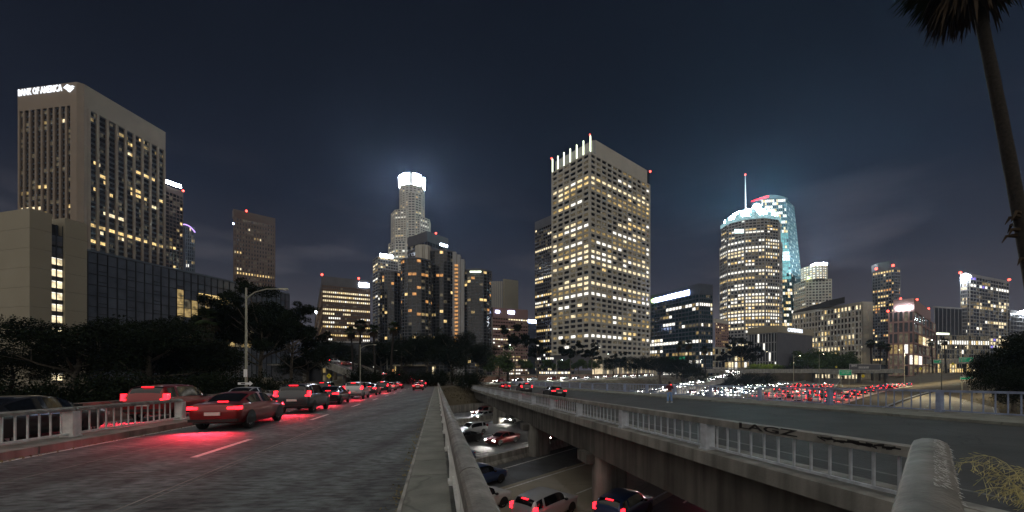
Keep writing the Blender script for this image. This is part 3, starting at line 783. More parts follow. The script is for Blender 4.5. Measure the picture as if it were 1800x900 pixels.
def lettering(b, text, p0, p1, h, out_, m, name='sign_lettering', bold=.03, depth=.35):
    """real letters from p0 (left, bottom) to p1 (right, bottom), h metres tall, standing off the wall by out_ (vector)"""
    cu = bpy.data.curves.new(name, 'FONT'); cu.body = text; cu.extrude = .04; cu.offset = bold; cu.resolution_u = 2
    o = bpy.data.objects.new(name, cu); COL.objects.link(o); bpy.context.view_layer.update()
    me = bpy.data.meshes.new_from_object(o.evaluated_get(bpy.context.evaluated_depsgraph_get())); bpy.data.objects.remove(o); bpy.data.curves.remove(cu)
    co = np.empty(len(me.vertices) * 3); me.vertices.foreach_get('co', co); co = co.reshape(-1, 3)
    mn, mx = co.min(0), co.max(0); p0, p1 = Vector(p0), Vector(p1); u = p1 - p0; nn = Vector(out_)
    res = np.zeros_like(co); k = (co - mn) / np.maximum(mx - mn, 1e-6)
    for a in range(3): res[:, a] = p0[a] + u[a] * k[:, 0] + (h * k[:, 1] if a == 2 else 0) + nn[a] * (.2 + depth * k[:, 2])
    org = b.o if hasattr(b, 'o') else Vector((0, 0, 0))
    res -= np.array(org); me.vertices.foreach_set('co', res.ravel()); me.materials.clear(); me.materials.append(MATS[m]); me.update(); me.name = name
    return obj(name, me, b.root if hasattr(b, 'root') else b)
def strip_sign(b, p0, p1, h, out_, m, name='sign_panel', depth=.4):
    p0, p1, nn = Vector(p0) - b.o, Vector(p1) - b.o, Vector(out_); up = Vector((0, 0, h)); mb = MB()
    mb.hexa([p0 + nn * .05, p1 + nn * .05, p1 + up + nn * .05, p0 + up + nn * .05, p0 + nn * depth, p1 + nn * depth, p1 + up + nn * depth, p0 + up + nn * depth])
    return mb.build(name, m, b.root)
def outward(a, c):
    v = Vector((c[1] - a[1], -(c[0] - a[0]), 0)); return v.normalized()
W_, Wd = (2, 3, 3, 4), (2, 3, 4, 5)

# --- tall ribbed bank tower with the lit name
lit = pattern(11, .12, (3, 3, 2, 4, 2), .5, full=(3, 4, 13, 15, 28), part=.16)
L, C, Rr, Bk, wl, wr = corner_pts(31, 140, 291, 319, 8)
boa = Bld('bank_tower', 'tall tan ribbed tower with a lit bank name along its top', C.x, C.y); boa.gl = 'glass_bronze'
z1 = ztop(143, 319); zc = z1 - 19
dl = (L - C).normalized(); dr = (Rr - C).normalized()
Lc = C + dl * 7.5; Rc = C + dr * 5.5; z0 = boa.o.z
f3 = lambda p, z: (p.x, p.y, z)
boa.grid(f3(L, z0), f3(Lc, z0), f3(Lc, zc), f3(L, zc), 9, 50, 1.9, 1.5, lit, 'brown_stone', pout=.0, sout=-1.1, rec=1.3, split=1, pier_parts=True)
boa.grid(f3(Rc, z0), f3(Rr, z0), f3(Rr, zc), f3(Rc, zc), 9, 50, 1.9, 1.7, lit, 'brown_stone', pout=.25, sout=-.75, rec=1.0, split=3, pier_parts=True)
boa.core([L, C, Rr, Bk], z0, zc - .3, 'dark_metal', inset=2.6)
ch = 3.0
boa.solid([L, C + dl * ch, C + dr * ch, Rr, Bk], zc, z1, 'brown_stone', 'top_band', 'roof_dark')
boa.solid([Lc, C + dl * ch, C + dr * ch, Rc, Rc + dl * 6, Lc + dr * 6], z0, zc - .01, 'brown_stone', 'corner_pier')
boa.done('dark_metal', 'glass_bronze')
for j in range(0, 53):      # thin floor edges in the glass slots of the right face
    pass
nL = outward(L, C)
def on_face(A, Bp, px, z):   # point of the vertical plane A-B seen in picture column px
    k = kx(px); d = Bp - A; s_ = (k * A.y - A.x) / (d.x - k * d.y); p = A + d * s_; return Vector((p.x, p.y, z))
pA, pB = on_face(L, C, 33.5, 0), on_face(L, C, 110, 0)
zA = ztop(167, pA.y); zB = ztop(161.5, pB.y)
pA.z = pB.z = (zA + zB) / 2 - .4
lettering(boa, 'BANK OF AMERICA', pA, pB, 5.6, nL, 'letter_glow', bold=.012, depth=.5)
# the flag mark beside the letters: two leaning diamonds of stripes
c0 = on_face(L, C, 121.5, ztop(155, on_face(L, C, 121.5, 0).y)); ux = (C - L).normalized(); ux = Vector((ux.x, ux.y, 0)); uz = Vector((0, 0, 1))
for (ax, az, bx, bz, wx) in ((-4.8, .3, -.9, 2.9, 1.5), (-2.6, -1.2, 1.6, 1.5, 1.5), (-.6, -2.9, 3.6, .1, 1.5), (1.3, 1.1, 4.6, 1.2, -1.2)):
    mb = MB(); q = [c0 + ux * ax + uz * az, c0 + ux * (ax + 1.5) + uz * (az - .7), c0 + ux * (bx + 1.5) + uz * (bz - .7), c0 + ux * bx + uz * bz]
    mb.hexa([p - boa.o + nL * .1 for p in q] + [p - boa.o + nL * .8 for p in q]); mb.build('flag_stripe', 'letter_glow', boa.root)

# --- beige block with a lit stair window, glass curtain-wall block behind the trees
L, C, Rr, Bk, wl, wr = corner_pts(-60, 52, 153, 125, 14)
bb = Bld('beige_block', 'windowless beige stone block with one lit stair window strip', C.x, C.y)
z0 = bb.o.z; z1 = ztop(365, 125); k1 = on_face(C, Rr, 91, 0).to_2d(); k2 = on_face(C, Rr, 114, 0).to_2d()
dl = (L - C).normalized(); dr = (Rr - C).normalized()
hpan = (z1 - z0) / 9.
for i in range(9):       # stone courses as separate panels with shadow joints
    for nm, poly in (('stone_panel', [L, C, k1, k1 + dl * 3, C + dl * 3 + dr * 1, L + dr * 3]), ('stone_panel', [k2, Rr, Rr + dl * 12, k2 + dl * 12])):
        bb.solid(poly, z0 + i * hpan, z0 + (i + 1) * hpan - .06, 'beige_stone', nm)
bb.solid([L + dl * -1 + dr * 1, C + dl * 1.5 + dr * 1.5, k1 + dl * 1.5 - dr * .2, k1 + dl * 8, L + dr * 9], z0, z1 - .5, 'beige_stone', 'core')
bb.solid([k1 + dl * 3.2 - dr * .3, k2 + dl * 3.2 + dr * .3, k2 + dl * 9, k1 + dl * 9], z0, z1 - 2.5, 'dark_metal', 'stair_core')
hw = (k2 - k1).length; nst = 13; hst = (z1 - 6 - z0) / nst
for j in range(nst):
    za = z0 + j * hst
    for i in range(2):
        a = k1.lerp(k2, i / 2 + .02) + dl * 1.1; c = k1.lerp(k2, (i + 1) / 2 - .02) + dl * 1.1
        for nm, v0, v1, m in (('window', .30, .82, 'lit_soft' if j < 11 else 'glass_blue'), ('ceiling_light', .83, .90, 'lit_white' if j < 11 else 'glass_dark'), ('landing', .0, .28, 'charcoal')):
            mb = MB(); mb.quad(*[(p.x - bb.o.x, p.y - bb.o.y, z - bb.o.z) for p, z in ((a, za + v0 * hst), (c, za + v0 * hst), (c, za + v1 * hst), (a, za + v1 * hst))]); mb.build(nm, m, bb.root)
for i in (0, 1, 2):
    c = k1.lerp(k2, i / 2.) + dl * .85; bb.solid([c - dr * .12, c + dr * .12, c + dr * .12 + dl * .3, c - dr * .12 + dl * .3], z0, z1 - 3, 'dark_metal', 'mullion')
# glass block
L, C, Rr, Bk, wl, wr = corner_pts(120, 153.5, 509, 150, 17.5)
gb = Bld('glass_block', 'low dark mirror-glass block with black mullions behind the trees', C.x, C.y); gb.gl = 'glass_blue'
z0 = gb.o.z; z1 = ztop(441, 150)
gbl = pattern(19, .0, (3, 4, 2, 5), .8)
gr_ = random.Random(8); GBL = {}
for j in (4, 5, 6, 7, 8, 9):
    i = 10
    while i < 26:
        ln = gr_.randint(1, 5); c = gr_.choice((3, 4, 2, 2, 5)) if gr_.random() < (.72 if i < 20 else .4) else 0
        for q in range(i, i + ln): GBL[(q, j)] = c if gr_.random() < .8 else 1
        i += ln + gr_.randint(0, 2)
def forced(face, i, j, nb, nf): return GBL.get((i, j), 0)
gb.grid(f3(C, z0), f3(Rr, z0), f3(Rr, z1), f3(C, z1), 30, 12, .28, .20, forced, 'black', rec=.25, singles=False, single_panes=300, pout=.1, sout=.06)
gb.core([L, C, Rr, Bk], z0, z1 - .1, 'dark_metal', inset=.9); gb.done('black', 'glass_blue')
gb.solid([C + dr * 0, Rr, Rr + dl * .6, C + dl * .6], z1, z1 + .8, 'steel_blue', 'parapet')
for i in range(1, 30, 3):
    for j in range(3, 11):
        a = C.lerp(Rr, (i + .12) / 30); c = C.lerp(Rr, (i + .88) / 30); za = z0 + (j + .30) * (z1 - z0) / 12; n_ = outward(C, Rr).to_2d() * .12
        gb.solid([a + n_, c + n_, c - n_, a - n_], za, za + .22, 'black', 'vent_bar')

# --- slim tower behind, violet-edged tower, brown tower
b = tower('slim_tower', 'slim brown tower with a white light bar on its roof', 270, 272, 322, 318, 420, 20, 0, 8, 48, .7, 1.4, pattern(21, .12, (2, 3, 3), .4), 'red_brown', 'glass_bronze', cap=6)
L, C, Rr, Bk = b.pts; strip_sign(b, on_face(C, Rr, 289, ztop(321, on_face(C, Rr, 289, 0).y)), on_face(C, Rr, 318, ztop(331, on_face(C, Rr, 318, 0).y)), 3.5, outward(C, Rr), 'sign_glow', 'light_bar', .8)
b.beacon((Rr.x, Rr.y, b.z1 + 1), r=1.2)
b = tower('curved_tower', 'grey tower with a violet line around its curved top', 312, 326, 343, 396, 520, 42, 0, 5, 40, .8, 1.0, pattern(22, .16, (5, 4, 2), .5), 'steel_blue', cap=2)
L, C, Rr, Bk = b.pts; mb = MB(); mb.tube([Vector((*(C.lerp(Rr, q)), b.z1 + 1 - 8 * q * q)) - b.o for q in np.linspace(-.4, 1, 12)], .7, 6); mb.build('violet_edge', 'violet_line', b.root)
b = tower('brown_tower', 'plain brown tower with a red beacon above the dark trees', 408, 410, 484, 367, 470, 48, 0, 15, 38, 1.6, 2.3, pattern(23, .10, (4, 3, 3, 2), .6, full=(24,), part=.25), 'red_brown', 'glass_bronze', cap=9)
L, C, Rr, Bk = b.pts; b.beacon((C.lerp(Rr, .3).x, C.lerp(Rr, .3).y, b.z1 + 1), r=1.3); b.beacon((C.x, C.y, b.z1 - 18), 'sign_glow_blue', r=1.0, name='corner_lamp')
# --- wide office block
b = tower('office_block', 'wide brown office block striped with rows of lit windows', 553, 566, 651, 485, 300, 62, 4, 24, 21, .5, 1.9, pattern(24, .42, (4, 5, 3, 4), .82, full=(15, 17, 19), part=.2), 'red_brown', 'glass_bronze', cap=7, capm='charcoal')
L, C, Rr, Bk = b.pts; n_ = outward(C, Rr)
strip_sign(b, on_face(C, Rr, 631, b.z1 - 5.5), on_face(C, Rr, 648, b.z1 - 5.5), 3.0, n_, 'sign_glow', 'sign_panel'); b.beacon((L.lerp(C, .4).x, L.lerp(C, .4).y, b.z1 - 4) , 'sign_glow', r=2., name='round_sign')
b.beacon((C.x, C.y, b.z1 + 1), r=.9); b.beacon((C.lerp(Rr, .75).x, C.lerp(Rr, .75).y, b.z1 + 1), r=.9)
# --- grey stepped tower left of the crown tower
b = tower('grey_tower', 'grey tower with a white lit rim left of the crowned tower', 655, 664, 700, 450, 520, 55, 2, 8, 40, .8, 1.6, pattern(25, .16, (2, 4, 5), .5), 'grey_stone', cap=0)
L, C, Rr, Bk = b.pts; strip_sign(b, on_face(C, Rr, 668, b.z1), on_face(C, Rr, 690, b.z1), 4, outward(C, Rr), 'sign_glow', 'light_bar', .6)

# --- tall round tower with the glowing crown
Yu = 640.; cx, cy = kx(724.5) * Yu, Yu
us = Bld('crowned_tower', 'tall stepped round tower under a glowing white crown', cx, cy)
zt = ztop(334, Yu); z0 = us.o.z
lit = pattern(31, .22, (4, 5, 4, 3), .5, full=(52, 58), part=.35)
poly_tower(us, ngon(cx, cy, 20.5, 20), z0 + 180, zt, 5, 32, 1.5, 2.3, lit, 'white_stone', corem='white_stone')
poly_tower(us, ngon(cx + 5, cy - 9, 15.5, 8, .39), z0 + 150, ztop(350, Yu), 5, 34, 1.4, 2.2, lit, 'grey_stone', corem='grey_stone')
poly_tower(us, ngon(cx - 8, cy + 1, 26.5, 8, .2), z0 + 100, ztop(378, Yu), 5, 44, 1.6, 2.2, lit, 'white_stone', corem='white_stone')
poly_tower(us, ngon(cx + 6, cy + 2, 25., 8, .5), z0 + 80, ztop(388, Yu), 5, 44, 1.6, 2.2, lit, 'white_stone', corem='white_stone')
poly_tower(us, ngon(cx - 10, cy + 2, 29, 8, .39), z0, ztop(432, Yu), 5, 46, 1.6, 2.2, lit, 'white_stone', corem='white_stone')
us.done('white_stone')
for k in range(20):      # crown made of upright glass leaves
    a = 2 * math.pi * k / 20 + .157; p = Vector((cx + 19.6 * math.cos(a), cy + 19.6 * math.sin(a))) - us.o.to_2d(); t_ = Vector((-math.sin(a), math.cos(a))) * 3.25; n_ = Vector((math.cos(a), math.sin(a)))
    mb = MB(); za, zb = zt - us.o.z + .4, ztop(315, Yu) - us.o.z
    q = [p - t_, p + t_]
    mb.hexa([(q[0].x, q[0].y, za), (q[1].x, q[1].y, za), (q[1].x + n_.x, q[1].y + n_.y, zb - 2), (q[0].x + n_.x, q[0].y + n_.y, zb - 2),
             (q[0].x + n_.x*.5, q[0].y + n_.y*.5, za), (q[1].x + n_.x*.5, q[1].y + n_.y*.5, za), (q[1].x + n_.x*1.5, q[1].y + n_.y*1.5, zb), (q[0].x + n_.x*1.5, q[0].y + n_.y*1.5, zb)])
    mb.build('crown_leaf', 'crown_white' if k % 3 else 'crown_dim_white', us.root)
us.solid(ngon(cx, cy, 15, 16), zt, zt + 13, 'grey_stone', 'crown_core'); us.beacon((cx, cy, ztop(311, Yu)), 'sign_glow', r=1.2)

# --- dark slab behind the round hotel
b = tower('dark_slab', 'dark slab tower with one long lit floor behind the round hotel', 716, 751, 788, 406, 430, 38, 7, 8, 20, .5, 3.0, pattern(41, .05, (5,), .8, full=(13,)), 'charcoal', cap=10)
L, C, Rr, Bk = b.pts; strip_sign(b, on_face(C, Rr, 774, ztop(431, 445)), on_face(C, Rr, 786, ztop(433, 450)), 2.2, outward(C, Rr), 'sign_glow', 'sign_panel'); b.beacon((C.lerp(Rr, .4).x, C.lerp(Rr, .4).y, b.z1 + 1), r=1.)
# --- the round mirrored hotel: a cluster of glass cylinders on one base
Yb = 330.
hotel = Bld('round_hotel', 'cluster of dark mirrored glass cylinders with scattered amber windows', kx(770) * Yb, Yb)
lit = pattern(51, .042, (6, 6, 3, 2), .3, part=.05)
def cyl(px0, px1, yt, Y, nf, m='charcoal'):
    r = (px1 - px0) / 2 / FPX * Y; x = kx((px0 + px1) / 2) * Y; zt = ztop(yt, Y); pts = ngon(x, Y + r * .2, r, 22, .1)
    poly_tower(hotel, pts, hotel.o.z, zt, 3.6, nf, .26, .5, lit, m, corem='dark_metal', rec=.3)
    hotel.solid(ngon(x, Y + r * .2, r * 1.02, 22, .1), zt, zt + 1.2, 'charcoal', 'roof_rim', 'roof_dark')
    return x, r, zt
cyl(667, 707, 482, 345, 32); cyl(704, 758, 461, 322, 35); xc_, rc_, zc_ = cyl(754, 800, 446, 340, 38); cyl(812, 864, 480, 325, 34)
hotel.done('charcoal', 'glass_hotel')
x = kx(744) * 338; hotel.solid(ngon(x, 338, 7, 8, .39), zc_ - 30, ztop(434, 338), 'white_stone', 'concrete_shaft')
for px in (740, 750): 
    x = kx(px) * 331; hotel.solid([(x - 1.2, 330), (x + 1.2, 330), (x + 1.2, 333), (x - 1.2, 333)], hotel.o.z, ztop(431, 331), 'white_stone', 'shaft_rib')
for px, yt in ((799, 443), (806, 448), (813, 456)):
    x = kx(px) * 318; hotel.solid([(x - 1.5, 317), (x + 1.5, 317), (x + 1.5, 324), (x - 1.5, 324)], hotel.o.z, ztop(yt, 318), 'grey_stone', 'lift_shaft')
for j in range(26):
    x = kx(802.5) * 318; zz = hotel.o.z + 12 + j * 3.1
    hotel.solid([(x - 1.3, 316.2), (x + 1.3, 316.2), (x + 1.3, 316.9), (x - 1.3, 316.9)], zz, zz + 1.5, 'lit_amber', 'lift_lobby_lamp')
strip_sign(hotel, (kx(826) * 313, 313, ztop(479, 313)), (kx(846) * 313, 313, ztop(479, 313)), 1.2, (0, -1, 0), 'crown_warm', 'rim_light', .5)

# --- pair of pale shafts, office with two blue signs
b = tower('pale_shaft_tower', 'pale windowless shaft beside a ribbed grey tower', 884, 886, 911, 490, 420, 60, 0, 1, 1, .5, .5, lambda *a: 0, 'beige_stone', cap=70); 
L, C, Rr, Bk = b.pts; b.solid([C + Vector((-14, 3)), C + Vector((-.3, 3)), C + Vector((-.3, 16)), C + Vector((-14, 16))], b.o.z, b.z1 - 2, 'grey_stone', 'ribbed_wing')
for i in range(7): x = C.x - 13.6 + i * 2.1; b.solid([(x, C.y + 2.2), (x + .8, C.y + 2.2), (x + .8, C.y + 3.02), (x, C.y + 3.02)], b.o.z, b.z1 - 2.1, 'white_stone', 'rib')
b = tower('signed_office', 'pinkish office block with two blue-white signs near its roof', 864, 866, 928, 540, 330, 63, 0, 14, 17, .4, 1.8, pattern(61, .35, (4, 2, 5), .7, part=.25), 'pink_stone', 'glass_bronze', cap=8)
L, C, Rr, Bk = b.pts; n_ = outward(C, Rr)
strip_sign(b, on_face(C, Rr, 871, b.z1 - 4.5), on_face(C, Rr, 878, b.z1 - 4.5), 2., n_, 'sign_glow_blue'); strip_sign(b, on_face(C, Rr, 893, b.z1 - 4.5), on_face(C, Rr, 904, b.z1 - 4.5), 2.6, n_, 'sign_glow_blue')
b = tower('blue_strip_office', 'small office with a blue light strip beside the dark tower', 927, 928, 943, 560, 380, 60, 0, 5, 14, .4, 1.6, pattern(62, .25, (2, 4), .6, part=.3), 'steel_blue', cap=6)
L, C, Rr, Bk = b.pts; strip_sign(b, on_face(C, Rr, 928.5, b.z1 - 4), on_face(C, Rr, 942, b.z1 - 4), 3., outward(C, Rr), 'sign_glow_blue', 'light_bar')
# --- dark tower left of the white tower
b = tower('dark_tower', 'dark bronze tower with thin lit floors close behind the white grid tower', 940, 974, 1010, 376, 380, 50.7, 9, 6, 42, .35, 1.5, pattern(63, .28, (3, 4, 5), .6, part=.2), 'charcoal', 'glass_bronze', cap=8)

# --- white grid tower
L, C, Rr, Bk, wl, wr = corner_pts(969.5, 1037, 1143, 262, 50.7)
ub = Bld('grid_tower', 'white concrete grid tower with six light fins on its roof corner', C.x, C.y, base=-2.0)
z0 = ztop(622, 262); z1 = ztop(240, 262); zc = z1 - 10.5
ubl = pattern(71, .30, (4, 3, 4, 5, 2, 2), .62, full=(3, 6, 7, 11, 13, 19, 31), part=.26)
kw = dict(rec=.7, pout=.15, sout=-.02, singles=True, single_panes=296)
ub.grid(f3(L, z0), f3(C, z0), f3(C, zc), f3(L, zc), 6, 38, 1.35, 1.55, ubl, 'white_stone', **kw)
ub.grid(f3(C, z0), f3(Rr, z0), f3(Rr, zc), f3(C, zc), 12, 38, 1.35, 1.55, ubl, 'white_stone', **kw)
ub.core([L, C, Rr, Bk], z0 - 8, zc - .1, 'charcoal', inset=1.0)
dl = (L - C).normalized(); dr = (Rr - C).normalized()
ub.solid([C + dr * 6.0, Rr - dr * 4.5, Bk - dr * 4.5, C + dr * 6 + (Bk - Rr)], zc + .5, z1, 'white_stone', 'penthouse', 'roof_dark')
ub.solid([L + dr * 4.0, C + dr * 4. + dl * 1, C + dr * 6.0 , L + dr * 6.], zc + .5, z1 - .4, 'grey_stone', 'roof_screen')
ub.solid([L, C, Rr, Bk], zc + .001, zc + .5, 'white_stone', 'roof_slab')
for i in range(7):      # lit fins
    c = C.lerp(L, min(i / 6., .985)) + dr * .1; ub.solid([c - dl * .26, c + dr * .8 - dl * .26, c + dr * .8 + dl * .26, c + dl * .26], zc + .55, z1 + (.6 if i == 0 else 0), 'crown_warm', 'light_fin')
ub.solid([Rr - dr * 4.0, Rr - dr * .8, Rr - dr * .8 + dl * 1.2, Rr - dr * 4. + dl * 1.2], zc + .51, z1 - .5, 'glass_dark', 'corner_glass')
ub.beacon((*(Rr), z1 + .6), r=.8); ub.beacon((*(C), z1 + 1.2), r=.5); ub.beacon((*(L), z1 + .6), r=.6)
ub.done('white_stone', 'glass_dark')
# arcade at its foot
zg = -2.6
for k in range(1, 13):
    c = C.lerp(Rr, k / 13.) - dl * 9; ub.solid([c - dr * .9, c + dr * .9, c + dr * .9 + dl * 1.6, c - dr * .9 + dl * 1.6], zg, z0 - 3.1, 'white_stone', 'arcade_pier')
c = C - dl * 9; e = Rr - dl * 9; ub.solid([c - dr * 1, e + dr * 1, e + dr * 1 + dl * 8, c - dr * 1 + dl * 8], z0 - 3.0, z0 - .4, 'white_stone', 'arcade_roof')
c = C - dl * 3; e = Rr - dl * 3; ub.solid([c, e, e + dl * 1, c + dl * 1], zg, z0 - 3.1, 'arcade_glow', 'lobby_window')

# --- dark teal glass office with its long roof sign
b = tower('teal_office', 'dark teal glass office with a long glowing sign along its roof edge', 1140, 1229, 1253, 498, 300, 68, 16, 6, 20, .18, .9, pattern(81, .16, (5, 4, 5, 1, 2), .72, full=(8, 12), part=.10, forced=lambda f, i, j, nb, nf: 8 if (j == 4 and 5 < i < 12 and i % 3) else None), 'steel_blue', 'glass_teal', cap=8, capm='steel_blue')
L, C, Rr, Bk = b.pts
pa, pb = on_face(L, C, 1150, b.z1 - 7.2), on_face(L, C, 1212, b.z1 - 7.2); n_ = outward(L, C)
pm = pa.lerp(pb, .33)
strip_sign(b, pa, pa.lerp(pb, .32), 3.6, n_, 'sign_glow_blue', 'sign_panel', .5); strip_sign(b, pa.lerp(pb, .335), pb, 3.8, n_, 'sign_glow_blue', 'sign_panel', .5)
b.beacon(pa + Vector((-1.5, -1, 1.5)), 'beacon_green', r=1.8, name='round_sign')
# --- small old hotel between
b = tower('old_block', 'small old pale block with a gabled top between two towers', 1254, 1258, 1281, 560, 420, 52, 0, 7, 18, 1.2, 1.4, pattern(82, .35, (4, 2), .4, part=.4), 'pink_stone', cap=4, capm='white_stone')

# --- octagonal lit tower with cyan crown, and the sloping glass tower with spire
Yo = 520.; ox, oy = kx(1319) * Yo, Yo
ot = Bld('bowed_tower', 'bowed tower with many lit floors under a glowing cyan-white crown', ox, oy)
oz = ztop(398, Yo)
olit = pattern(91, .40, (5, 4, 5, 3), .72, full=(8, 13, 22, 30, 36, 39, 44), part=.25)
pts = ngon(ox, oy, 38.5, 10, .314, 1.0, .8)
poly_tower(ot, pts, ot.o.z, oz - 26, 4.2, 40, 1.2, 1.7, olit, 'grey_stone', corem='charcoal')
pts2 = ngon(ox, oy, 36.5, 10, .314, 1.0, .8)
poly_tower(ot, pts2, oz - 25.9, oz, 4.2, 7, .8, 1.7, olit, 'grey_stone', corem='charcoal'); ot.done('grey_stone')
ot.solid(ngon(ox, oy, 37.2, 10, .314, 1., .8), oz + .1, oz + 4.5, 'crown_dim', 'crown_band')
for rr_, za, zb in ((31., 4.6, 10.5), (25., 10.6, 15.), (19., 15.1, 18.)):
    n = 20
    for k in range(n):
        a = 2 * math.pi * k / n; p = Vector((ox + rr_ * math.cos(a), oy + rr_ * .8 * math.sin(a))); t_ = Vector((-math.sin(a), math.cos(a))) * rr_ * .125; q = Vector((math.cos(a), math.sin(a))) * .6
        ot.solid([p - t_, p - t_ + q, p + t_ + q, p + t_][::-1], oz + za, oz + zb, 'crown_cyan' if k % 2 else 'crown_dim', 'crown_panel')
strip_sign(ot, (kx(1291) * 486, 486, ztop(410, 486)), (kx(1307) * 486, 486, ztop(410, 486)), 5, (0, -1, 0), 'lit_cyanwhite', 'sign_panel', .5)
Yw = 640.
wg = Bld('spire_tower', 'tall sloping cyan-lit glass tower with a thin mast', kx(1380) * Yw, Yw); wg.gl = 'glass_teal'
def X(px, Y=Yw): return kx(px) * Y
zt = ztop(352, Yw)
def wl_(face, i, j, nb, nf):
    v = j / nf
    if face == 0:
        if .64 < v < .695: return 10
        if .52 < v < .80 and (i * 13 + j * 7) % 9: return 7
        if v > .84 and (i + j * 3) % 7 < 2: return 5
        if (i * 31 + j * 17) % 11 < 3 or (j % 5 == 0 and (i * 3 + j) % 4): return (4, 5, 3)[(i + j) % 3]
        return 0
    return 5 if (i * 7 + j * 5) % 23 < 2 else 0
def XY(px, Y): return (kx(px) * Y, Y)
pb_ = [XY(1336, Yw - 6), XY(1404, Yw - 10), XY(1427, Yw + 26), XY(1340, Yw + 34)]
pt_ = [XY(1338, Yw - 2), XY(1381, Yw - 6), XY(1396, Yw + 24), XY(1340, Yw + 30)]
poly_tower(wg, pb_, wg.o.z, zt, 4.5, 56, .35, .8, wl_, 'teal_metal', pts_top=pt_, corem='steel_blue')
wg.done('teal_metal', 'glass_teal')
mb = MB()                    # curved sail on the roof
arc = []
for q in np.linspace(0, 1, 9): arc.append((X(1338 + 50 * q), zt + 11 * math.sin(math.pi * min(q * .62 + .22, 1)) ))
for (xa, za), (xb, zb) in zip(arc, arc[1:]):
    mb.hexa([Vector(p) - wg.o for p in ((xa, Yw + 4, zt), (xb, Yw + 4, zt), (xb, Yw + 26, zt), (xa, Yw + 26, zt), (xa, Yw + 4, za), (xb, Yw + 4, zb), (xb, Yw + 26, zb - 2), (xa, Yw + 26, za - 2))])
mb.build('roof_sail', 'teal_metal', wg.root)
mb = MB(); mb.tube([Vector((X(1311), Yw, ztop(400, Yw))) - wg.o, Vector((X(1310.5), Yw, ztop(345, Yw))) - wg.o, Vector((X(1310), Yw, ztop(308, Yw))) - wg.o], [1.5, 1.0, .35], 8); mb.build('mast', 'sign_white', wg.root)
wg.beacon((X(1310), Yw, ztop(307, Yw)), r=1.4)
mb = MB(); mb.tube([Vector((X(p), Yw - 6, ztop(y, Yw))) - wg.o for p, y in ((1317, 357), (1325, 354), (1336, 351), (1346, 348))], [.5, .8, .9, 1.3], 6); mb.build('red_edge_light', 'tail_far', wg.root)
mb = MB(); c = Vector((X(1331, 600), 600, ztop(364.5, 600))) - wg.o; pts = [(c.x + 5.8 * math.cos(a), c.z + 5.8 * math.sin(a)) for a in np.arange(0, 6.28, .26)]
mb.v = [(p, c.y, q) for p, q in pts] + [(p, c.y + 1.5, q) for p, q in pts]; n = len(pts)
mb.f = [tuple(range(n)), tuple(range(2*n - 1, n - 1, -1))] + [(k, (k+1) % n, n + (k+1) % n, n + k) for k in range(n)]; mb.m = [0] * (n + 2); mb.build('round_sign', 'crown_white', wg.root)
mb = MB(); mb.tube([c + Vector((0, 1.5, -5)), c + Vector((0, 6, -26))], .8, 6); mb.build('sign_post', 'steel_blue', wg.root)

# --- stepped tower with bright round top
Yq = 600.; q = Bld('lit_top_tower', 'tan tower with a floodlit rounded top and a green lamp', kx(1439) * Yq, Yq); q.gl = 'glass_bronze'
ql = pattern(95, .25, (4, 5, 2), .6, part=.3)
poly_tower(q, [(X(1416, Yq), Yq), (X(1455, Yq), Yq - 8), (X(1463, Yq), Yq + 20), (X(1420, Yq), Yq + 30)], q.o.z, ztop(492, Yq), 4.5, 34, 1.3, 1.9, ql, 'brown_stone')
poly_tower(q, ngon(X(1438, Yq), Yq + 8, 17, 12), ztop(492, Yq), ztop(468, Yq), 4, 6, 1.2, 1.6, lambda *a: 5 if (a[1] + a[2]) % 3 else 4, 'white_stone'); q.done('white_stone')
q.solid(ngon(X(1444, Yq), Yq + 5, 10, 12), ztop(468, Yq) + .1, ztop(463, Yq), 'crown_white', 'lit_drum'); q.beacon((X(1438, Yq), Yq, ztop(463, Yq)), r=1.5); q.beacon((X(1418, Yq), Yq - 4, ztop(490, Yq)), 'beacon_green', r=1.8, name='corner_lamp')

# --- low block with its name, grid hotel, towers to the right
b = tower('low_name_block', 'low charcoal block with a pale cornice and a small white name', 1316, 1366, 1428, 584, 340, 58, 10, 8, 5, .9, .8, lambda f, i, j, nb, nf: 0 if f else (5 if (i * 7 + j * 3) % 11 == 0 else 0), 'grey_stone', 'glass_dark', cap=.2, corew='charcoal')
L, C, Rr, Bk = b.pts; zt_ = b.z1; dl = (L - C).normalized(); dr = (Rr - C).normalized()
b.solid([C - dl * .25, Rr - dl * .25, Rr + dl * .4, C + dl * .4], b.o.z, zt_ - .3, 'charcoal', 'blank_wall')
b.solid([L - dr * .6 - dl * -.6, C - dl * .6 - dr * .6, Rr - dl * .6 + dr * .6, Bk + dr * .6 + dl * .6], zt_ + .01, zt_ + 5.9, 'beige_stone', 'cornice', 'roof_dark')
n_ = outward(C, Rr); pa = on_face(C - dl * .6, Rr - dl * .6, 1384, zt_ + 1.5); pb = on_face(C - dl * .6, Rr - dl * .6, 1410, zt_ + 1.5)
lettering(b, 'CARPENTERS', pa, pb, 3.4, n_, 'letter_glow', bold=.012, depth=.3)
b = tower('grid_hotel', 'long pale grid-fronted block with a flat dark roof house', 1392, 1516, 1534, 530, 370, 82, 22, 6, 13, 1.5, 1.8, pattern(101, .28, (4, 3, 2, 4), .5, full=(0,), part=.3), 'white_stone', 'glass_bronze', cap=2.0)
L, C, Rr, Bk = b.pts; b.solid([L + Vector((20, 12)), C + Vector((-10, 8)), C + Vector((-10, 26)), L + Vector((20, 26))], b.z1, b.z1 + 6, 'roof_dark', 'roof_house')
